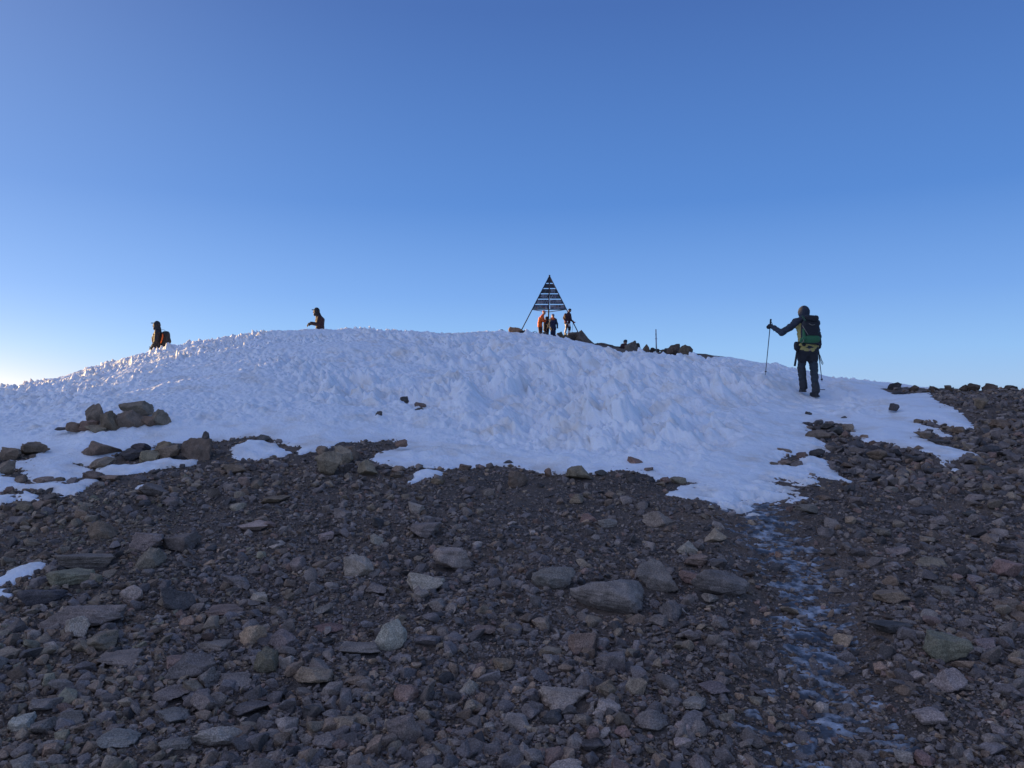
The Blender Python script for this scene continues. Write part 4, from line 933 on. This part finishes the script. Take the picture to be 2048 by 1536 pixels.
tube('shoulder_strap', [l1(670, 720, -.17) - kk, l1(680, 820, -.19) - kk, l1(650, 950, -.19) - kk, l1(600, 1080, -.18) - kk], .022, C['orange'], pk1)
tube('hose', [l1(600, 575, -.05) - kk, l1(660, 560, -.05) - kk, l1(730, 570, -.05) - kk, l1(780, 610, -.02) - kk], .006, C['black'], pk1)
# --- second person on the ridge
q2 = mk(600, 605, 21.94, 29.0); O2 = q2(850, 1230, 0); o2 = O2 + Vector((0, 29.0, 0))
def l2(a, b_, y=0.0): return q2(a, b_, y) - O2
J2 = stand(l2, None, 0, -1, 29, dict(head=l2(695, 400), neck=l2(800, 590), chest=l2(870, 780), belly=l2(880, 1000), hip=l2(880, 1220), sh_l=l2(860, 690, -.17), sh_r=l2(880, 690, .17), el_l=l2(790, 960, -.22), wr_l=l2(480, 920, -.18),
   el_r=l2(760, 960, .2), wr_r=l2(470, 900, .15)), 0)
p2, _ = person('person in dark plum hooded jacket and cap standing behind the ridge, gloved hands held forward', o2, J2, 'plum', 'black', face=(-1, -.1, -.1), hands='black', hood='black', hat=('visor', 'black'), fold=.006, bulk=1.22,
   hand_dirs={'l': ((-1, 0, -.55), (0, .3, -1), .35), 'r': ((-1, 0, -.4), (0, .3, -1), .4)})

# --- the summit pyramid
TR = empty('summit_tripod', P(1100, 676, 46.5)); tag(TR, 'black steel pyramid tripod covered in stickers on the summit rocks', 'summit marker'); T0 = TR.location.copy()
Af, Lf, Rf, Bf = P(1099, 552, 46.3), P(1041, 664, 45.4), P(1165, 682, 45.4), P(1096, 676, 48.3)
def bar(name, a, b_, w_, mat, parent, org): return tube(name, [a - org, b_ - org], w_, mat, parent, seg=4)
def leg_at(f_, t): return f_.lerp(Af, t)
for nm, ft in (('leg', Lf), ('leg', Rf), ('leg', Bf)): bar(nm, ft, Af, .052 if ft is Bf else .038, C['metal'], TR, T0)
bar('apex_cap', Af + Vector((0, 0, -.12)), Af + Vector((0, 0, .06)), .07, C['metal'], TR, T0)
tL = .395; tR = .48; tB = .42
bar('cross_bar', leg_at(Lf, tL), leg_at(Rf, tR), .03, C['metal'], TR, T0); bar('cross_bar', leg_at(Lf, tL), P(1097, 624, 47.5), .025, C['metal'], TR, T0); bar('cross_bar', leg_at(Rf, tR), P(1097, 624, 47.5), .025, C['metal'], TR, T0)
def sticker_mat(name, dens):
    m, nt, b = mat_new(name); L = nt.links; tc = N(nt, 'ShaderNodeTexCoord')
    vo = N(nt, 'ShaderNodeTexVoronoi', i_Scale=9.0, feature='F1'); vo.distance = 'CHEBYCHEV'; L.new(tc.outputs['Object'], vo.inputs['Vector'])
    sp = N(nt, 'ShaderNodeSeparateColor'); L.new(vo.outputs['Color'], sp.inputs[0])
    gt = N(nt, 'ShaderNodeMath', operation='LESS_THAN'); L.new(sp.outputs[0], gt.inputs[0]); gt.inputs[1].default_value = dens
    cr = N(nt, 'ShaderNodeValToRGB'); cr.color_ramp.interpolation = 'CONSTANT'; e = cr.color_ramp.elements
    for i, (p_, c_) in enumerate([(0, (.20, .19, .22)), (.25, (.06, .07, .11)), (.45, (.17, .09, .07)), (.6, (.06, .11, .11)), (.72, (.28, .26, .26)), (.85, (.11, .08, .15))]):
        if i >= 2: e.new(.9)
        e[i].position = p_; e[i].color = (*c_, 1)
    L.new(sp.outputs[1], cr.inputs[0]); mx = N(nt, 'ShaderNodeMix', data_type='RGBA'); L.new(gt.outputs[0], mx.inputs[0]); mx.inputs[6].default_value = (.022, .022, .03, 1); L.new(cr.outputs[0], mx.inputs[7])
    L.new(mx.outputs[2], b.inputs['Base Color']); b.inputs['Roughness'].default_value = .55
    return m
SM = [sticker_mat('painted_panel', 0.0), sticker_mat('painted_panel', .06), sticker_mat('painted_panel', .12), sticker_mat('painted_panel', .2), sticker_mat('stickered_panel', .6), sticker_mat('stickered_panel', .8)]
TR.children[2].data.materials[0] = SM[4]
pys = [560, 566.7, 577.0, 587.5, 598.3, 608.7, 618.0]; gapp = .95
def on_leg(ft, py):     # parameter where the leg crosses a picture height
    lo, hi = 0.0, 1.0
    for _ in range(40):
        m_ = (lo + hi) / 2; q = leg_at(ft, m_); yy = 768 - q.z / q.y * F
        if yy > py: lo = m_
        else: hi = m_
    return leg_at(ft, lo)
uax = (on_leg(Rf, 618) - on_leg(Lf, 618)).normalized(); mid = on_leg(Rf, 618).lerp(on_leg(Lf, 618), .5); vax = (Af - mid).normalized(); nax = uax.cross(vax).normalized()
if nax.y > 0: nax = -nax
for i in range(6):
    ya = (553 if i == 0 else pys[i] + gapp); yb = pys[i + 1] - (gapp if i < 5 else 0)
    for s0, s1 in ((0, .478), (.522, 1)):
        if i == 0: s0, s1 = (0, .5) if s0 == 0 else (.5, 1)
        a, b_, c_, d_ = [on_leg(Lf, y).lerp(on_leg(Rf, y), t) - T0 - nax * .0 for y, t in ((yb, s0), (yb, s1), (ya, s1), (ya, s0))]
        th = nax * -.012; pn = box_pts('panel', [a, b_, c_, d_, a + th, b_ + th, c_ + th, d_ + th], SM[i], TR)
        txt = {(2, .522): 'BS', (3, 0): '4EK', (3, .522): 'AS', (4, 0): 'EMWK', (4, .522): 'IHRS'}.get((i, s0))
        if txt:
            cu = bpy.data.curves.new('lettering', 'FONT'); cu.body = txt; cu.size = .27; cu.extrude = .003; cu.offset = .004 if i < 4 else 0; tmp = bpy.data.objects.new('t', cu); COL.objects.link(tmp)
            me = bpy.data.meshes.new_from_object(tmp.evaluated_get(bpy.context.evaluated_depsgraph_get())); bpy.data.objects.remove(tmp)
            lt = bpy.data.objects.new('lettering', me); COL.objects.link(lt); me.materials.clear(); me.materials.append(plain('chalk_paint', (.26, .27, .32), .8, bump=0)); lt.parent = pn
            x0 = lerp(a, b_, .10 if s0 else .22) + (d_ - a) * .16 + nax * .012; hgt = (d_ - a).length
            lt.matrix_local = Matrix.Translation(x0) @ Matrix((uax, vax, uax.cross(vax))).transposed().to_4x4()
# --- people at the pyramid (17.07 px per photograph pixel in the measuring view, origin 1050, 610)
qt = mk(1050, 610, 17.07, 46.0)
def at(zx, zy): O_ = qt(zx, zy); return O_ + Vector((0, 46.0, 0)), (lambda a, b_, y=0.0: qt(a, b_, y) - O_)
GP = 'people gathered at the summit tripod'
o3, t = at(520, 1120)
person('person in bright orange jacket bending towards the tripod leg, dark trousers', o3 + Vector((0, -.2, 0)), dict(head=t(650, 275), neck=t(600, 370), chest=t(540, 480), belly=t(505, 620), hip=t(505, 720), sh_l=t(560, 420, -.15), sh_r=t(600, 420, .15), el_l=t(600, 560, -.2), wr_l=t(690, 600, -.1),
  el_r=t(640, 530, .15), wr_r=t(740, 545, .1), hp_l=t(490, 760, -.06), hp_r=t(545, 760, .06), kn_l=t(505, 920, -.06), kn_r=t(550, 910, .06), an_l=t(500, 1090, -.06), an_r=t(545, 1090, .06), toe_l=t(560, 1110, -.08), toe_r=t(600, 1110, .06)),
  'orange', 'brownc', face=(.75, -.4, -.35), hands='black', hat=('beanie', 'redskin'), group=GP)
o4, t = at(920, 1230)
person('person in navy with orange collar and grey-lilac sleeves facing the camera at the tripod', o4 + Vector((0, -.9, 0)), dict(head=t(925, 425), neck=t(930, 500), chest=t(925, 620), belly=t(925, 750), hip=t(930, 850), sh_l=t(850, 560), sh_r=t(1010, 560), el_l=t(840, 720, -.05), wr_l=t(880, 830, -.18),
  el_r=t(1070, 680, -.02), wr_r=t(1075, 780, -.1), hp_l=t(890, 880), hp_r=t(970, 880), kn_l=t(885, 1040, -.03), kn_r=t(975, 1040, -.03), an_l=t(885, 1200), an_r=t(970, 1200), toe_l=t(870, 1225, -.14), toe_r=t(985, 1225, -.14)),
  'navy', 'navy', face=(-.25, -1, 0), hands='black', hat=('beanie', 'lilac'), sleeves='slate', collar='orange', group=GP)
o5, t = at(1440, 1140)
p5, v5 = person('person in maroon jacket and white trousers with dark knee patches by right tripod leg', o5 + Vector((0, -.3, 0)), dict(head=t(1510, 215), neck=t(1470, 300), chest=t(1435, 400), belly=t(1435, 520), hip=t(1430, 610), sh_l=t(1370, 340), sh_r=t(1520, 340), el_l=t(1310, 460, .05), wr_l=t(1360, 560, -.08),
  el_r=t(1560, 530, -.05), wr_r=t(1640, 590, -.15), hp_l=t(1400, 650), hp_r=t(1480, 650), kn_l=t(1415, 760, -.1), kn_r=t(1510, 820, -.05), an_l=t(1360, 950, .05), an_r=t(1470, 1060, -.05), toe_l=t(1400, 1000, -.10), toe_r=t(1490, 1100, -.16)),
  'maroon', 'white', face=(-.8, -.6, 0), hands='red', hat=('beanie', 'black'), group=GP)
blob('knee_patch', [cap(t(1425, 710, -.09), t(1410, 770, -.12), .088, .072)], C['brownc'], p5, .012, 2)
blob('knee_patch', [cap(t(1505, 780, -.06), t(1500, 860, -.06), .090, .078)], C['black'], p5, .012, 2)
pole('thin pole held at the side of the walker in white trousers', o5 + Vector((0, -.5, 0)) + t(1630, 560), o5 + Vector((0, -.5, 0)) + t(1575, 1010), strap=False)
o6, t = at(740, 940)
p6, _ = person('person in black crouched close behind the tripod centre leg, mostly hidden', o6 + Vector((0, .8, 0)), dict(head=t(775, 440), neck=t(770, 520), chest=t(755, 620), belly=t(745, 730), hip=t(745, 810), sh_l=t(720, 560), sh_r=t(830, 560), el_l=t(700, 660), wr_l=t(770, 640, -.15), el_r=t(840, 680), wr_r=t(800, 740, -.15),
  hp_l=t(725, 840), hp_r=t(790, 840), kn_l=t(730, 980), kn_r=t(790, 980), an_l=t(735, 1130), an_r=t(790, 1130), toe_l=t(725, 1150, -.1), toe_r=t(800, 1150, -.1)), 'black', 'black', face=(.5, .8, -.2), hands='black', hood='black', group=GP)
rp = empty('rope', o6 + t(790, 760) + Vector((0, -1.0, 0))); tag(rp, 'pale strap hanging down the tripod centre leg', 'strap')
O6 = t(790, 760); tube('strap', [t(850, 470) - O6, t(855, 580) - O6, t(800, 660) - O6, t(760, 730) - O6, t(750, 820) - O6], .022, C['webbing'], rp); tube('strap', [t(790, 700) - O6, t(800, 780) - O6, t(815, 850) - O6], .02, C['webbing'], rp)
def small_pack(label, p, w_, h_, handle=True):
    e = empty('rucksack', p); tag(e, label, 'rucksack')
    blob('pack_body', [sbox((0, 0, h_ * .45), (w_ * .5, w_ * .38, h_ * .5), 3.2), cap((-w_ * .2, -.05, h_ * .5), (w_ * .25, -.05, h_ * .35), h_ * .35)], C['black'], e, .015, 3, .01, 3)
    blob('pocket', [sbox((w_ * .08, -w_ * .36, h_ * .3), (w_ * .3, .06, h_ * .25), 3)], C['black'], e, .012, 2)
    if handle: tube('handle', [(.02, 0, h_ * .9), (.05, 0, h_ * 1.15), (.15, 0, h_ * 1.15), (.18, 0, h_ * .85)], .015, C['slate'], e)
small_pack('black rucksack with a loop handle lying between boulders below the orange jacket', P(1067, 677, 44.6), .52, .36)
e = empty('rucksack', P(1006, 669, 43)); tag(e, 'dark bundled rucksack lying alone left of the sunlit ochre boulder', 'rucksack')
blob('pack_body', [ell((-.08, 0, .14), (.13, .13, .15)), cap((-.12, 0, .02), (.28, 0, .0), .09, .06)], C['black'], e, .014, 3, .012, 4); tube('strap', [(.05, -.05, .1), (.2, -.05, .12), (.3, 0, .02)], .015, C['slate'], e)
# crouching person behind the skyline rocks at right
q7 = mk(1230, 640, 11.38, 35.5); O7 = q7(265, 640, 0)
def l7(a, b_, y=0.0): return q7(a, b_, y) - O7
J7 = dict(head=l7(268, 500), neck=l7(262, 550), chest=l7(250, 590), belly=l7(255, 680), hip=l7(270, 760, .1), sh_l=l7(225, 570), sh_r=l7(290, 575), el_l=l7(215, 640, -.05), wr_l=l7(250, 690, -.2), el_r=l7(300, 640, -.05), wr_r=l7(280, 690, -.2),
  hp_l=l7(255, 765, .05), hp_r=l7(290, 765, .05), kn_l=l7(235, 700, -.35), kn_r=l7(300, 700, -.35), an_l=l7(240, 830, -.35), an_r=l7(295, 830, -.35), toe_l=l7(240, 838, -.48), toe_r=l7(295, 838, -.48))
person('person crouching in dark maroon beside the pointed skyline boulder, only head and shoulder showing', O7 + Vector((0, 36.0, 0)), J7, 'maroon', 'black', face=(-.6, -.5, -.2), hat=('beanie', 'slate'))
# marker post
mp = empty('marker_post', P(1313, 706, 32.5)); tag(mp, 'slim pale metal post standing upright on the skyline right of the tripod', 'post')
tube('shaft', [(0, 0, 0), (-.01, 0, .36), (-.02, 0, .74)], .030, C['post'], mp, seg=12, r1=.026); tube('upper_tube', [(-.02, 0, .72), (-.025, 0, 1.0)], .024, C['post'], mp, seg=12); tube('bolt', [(-.06, 0, .60), (.03, 0, .60)], .012, C['metal'], mp)
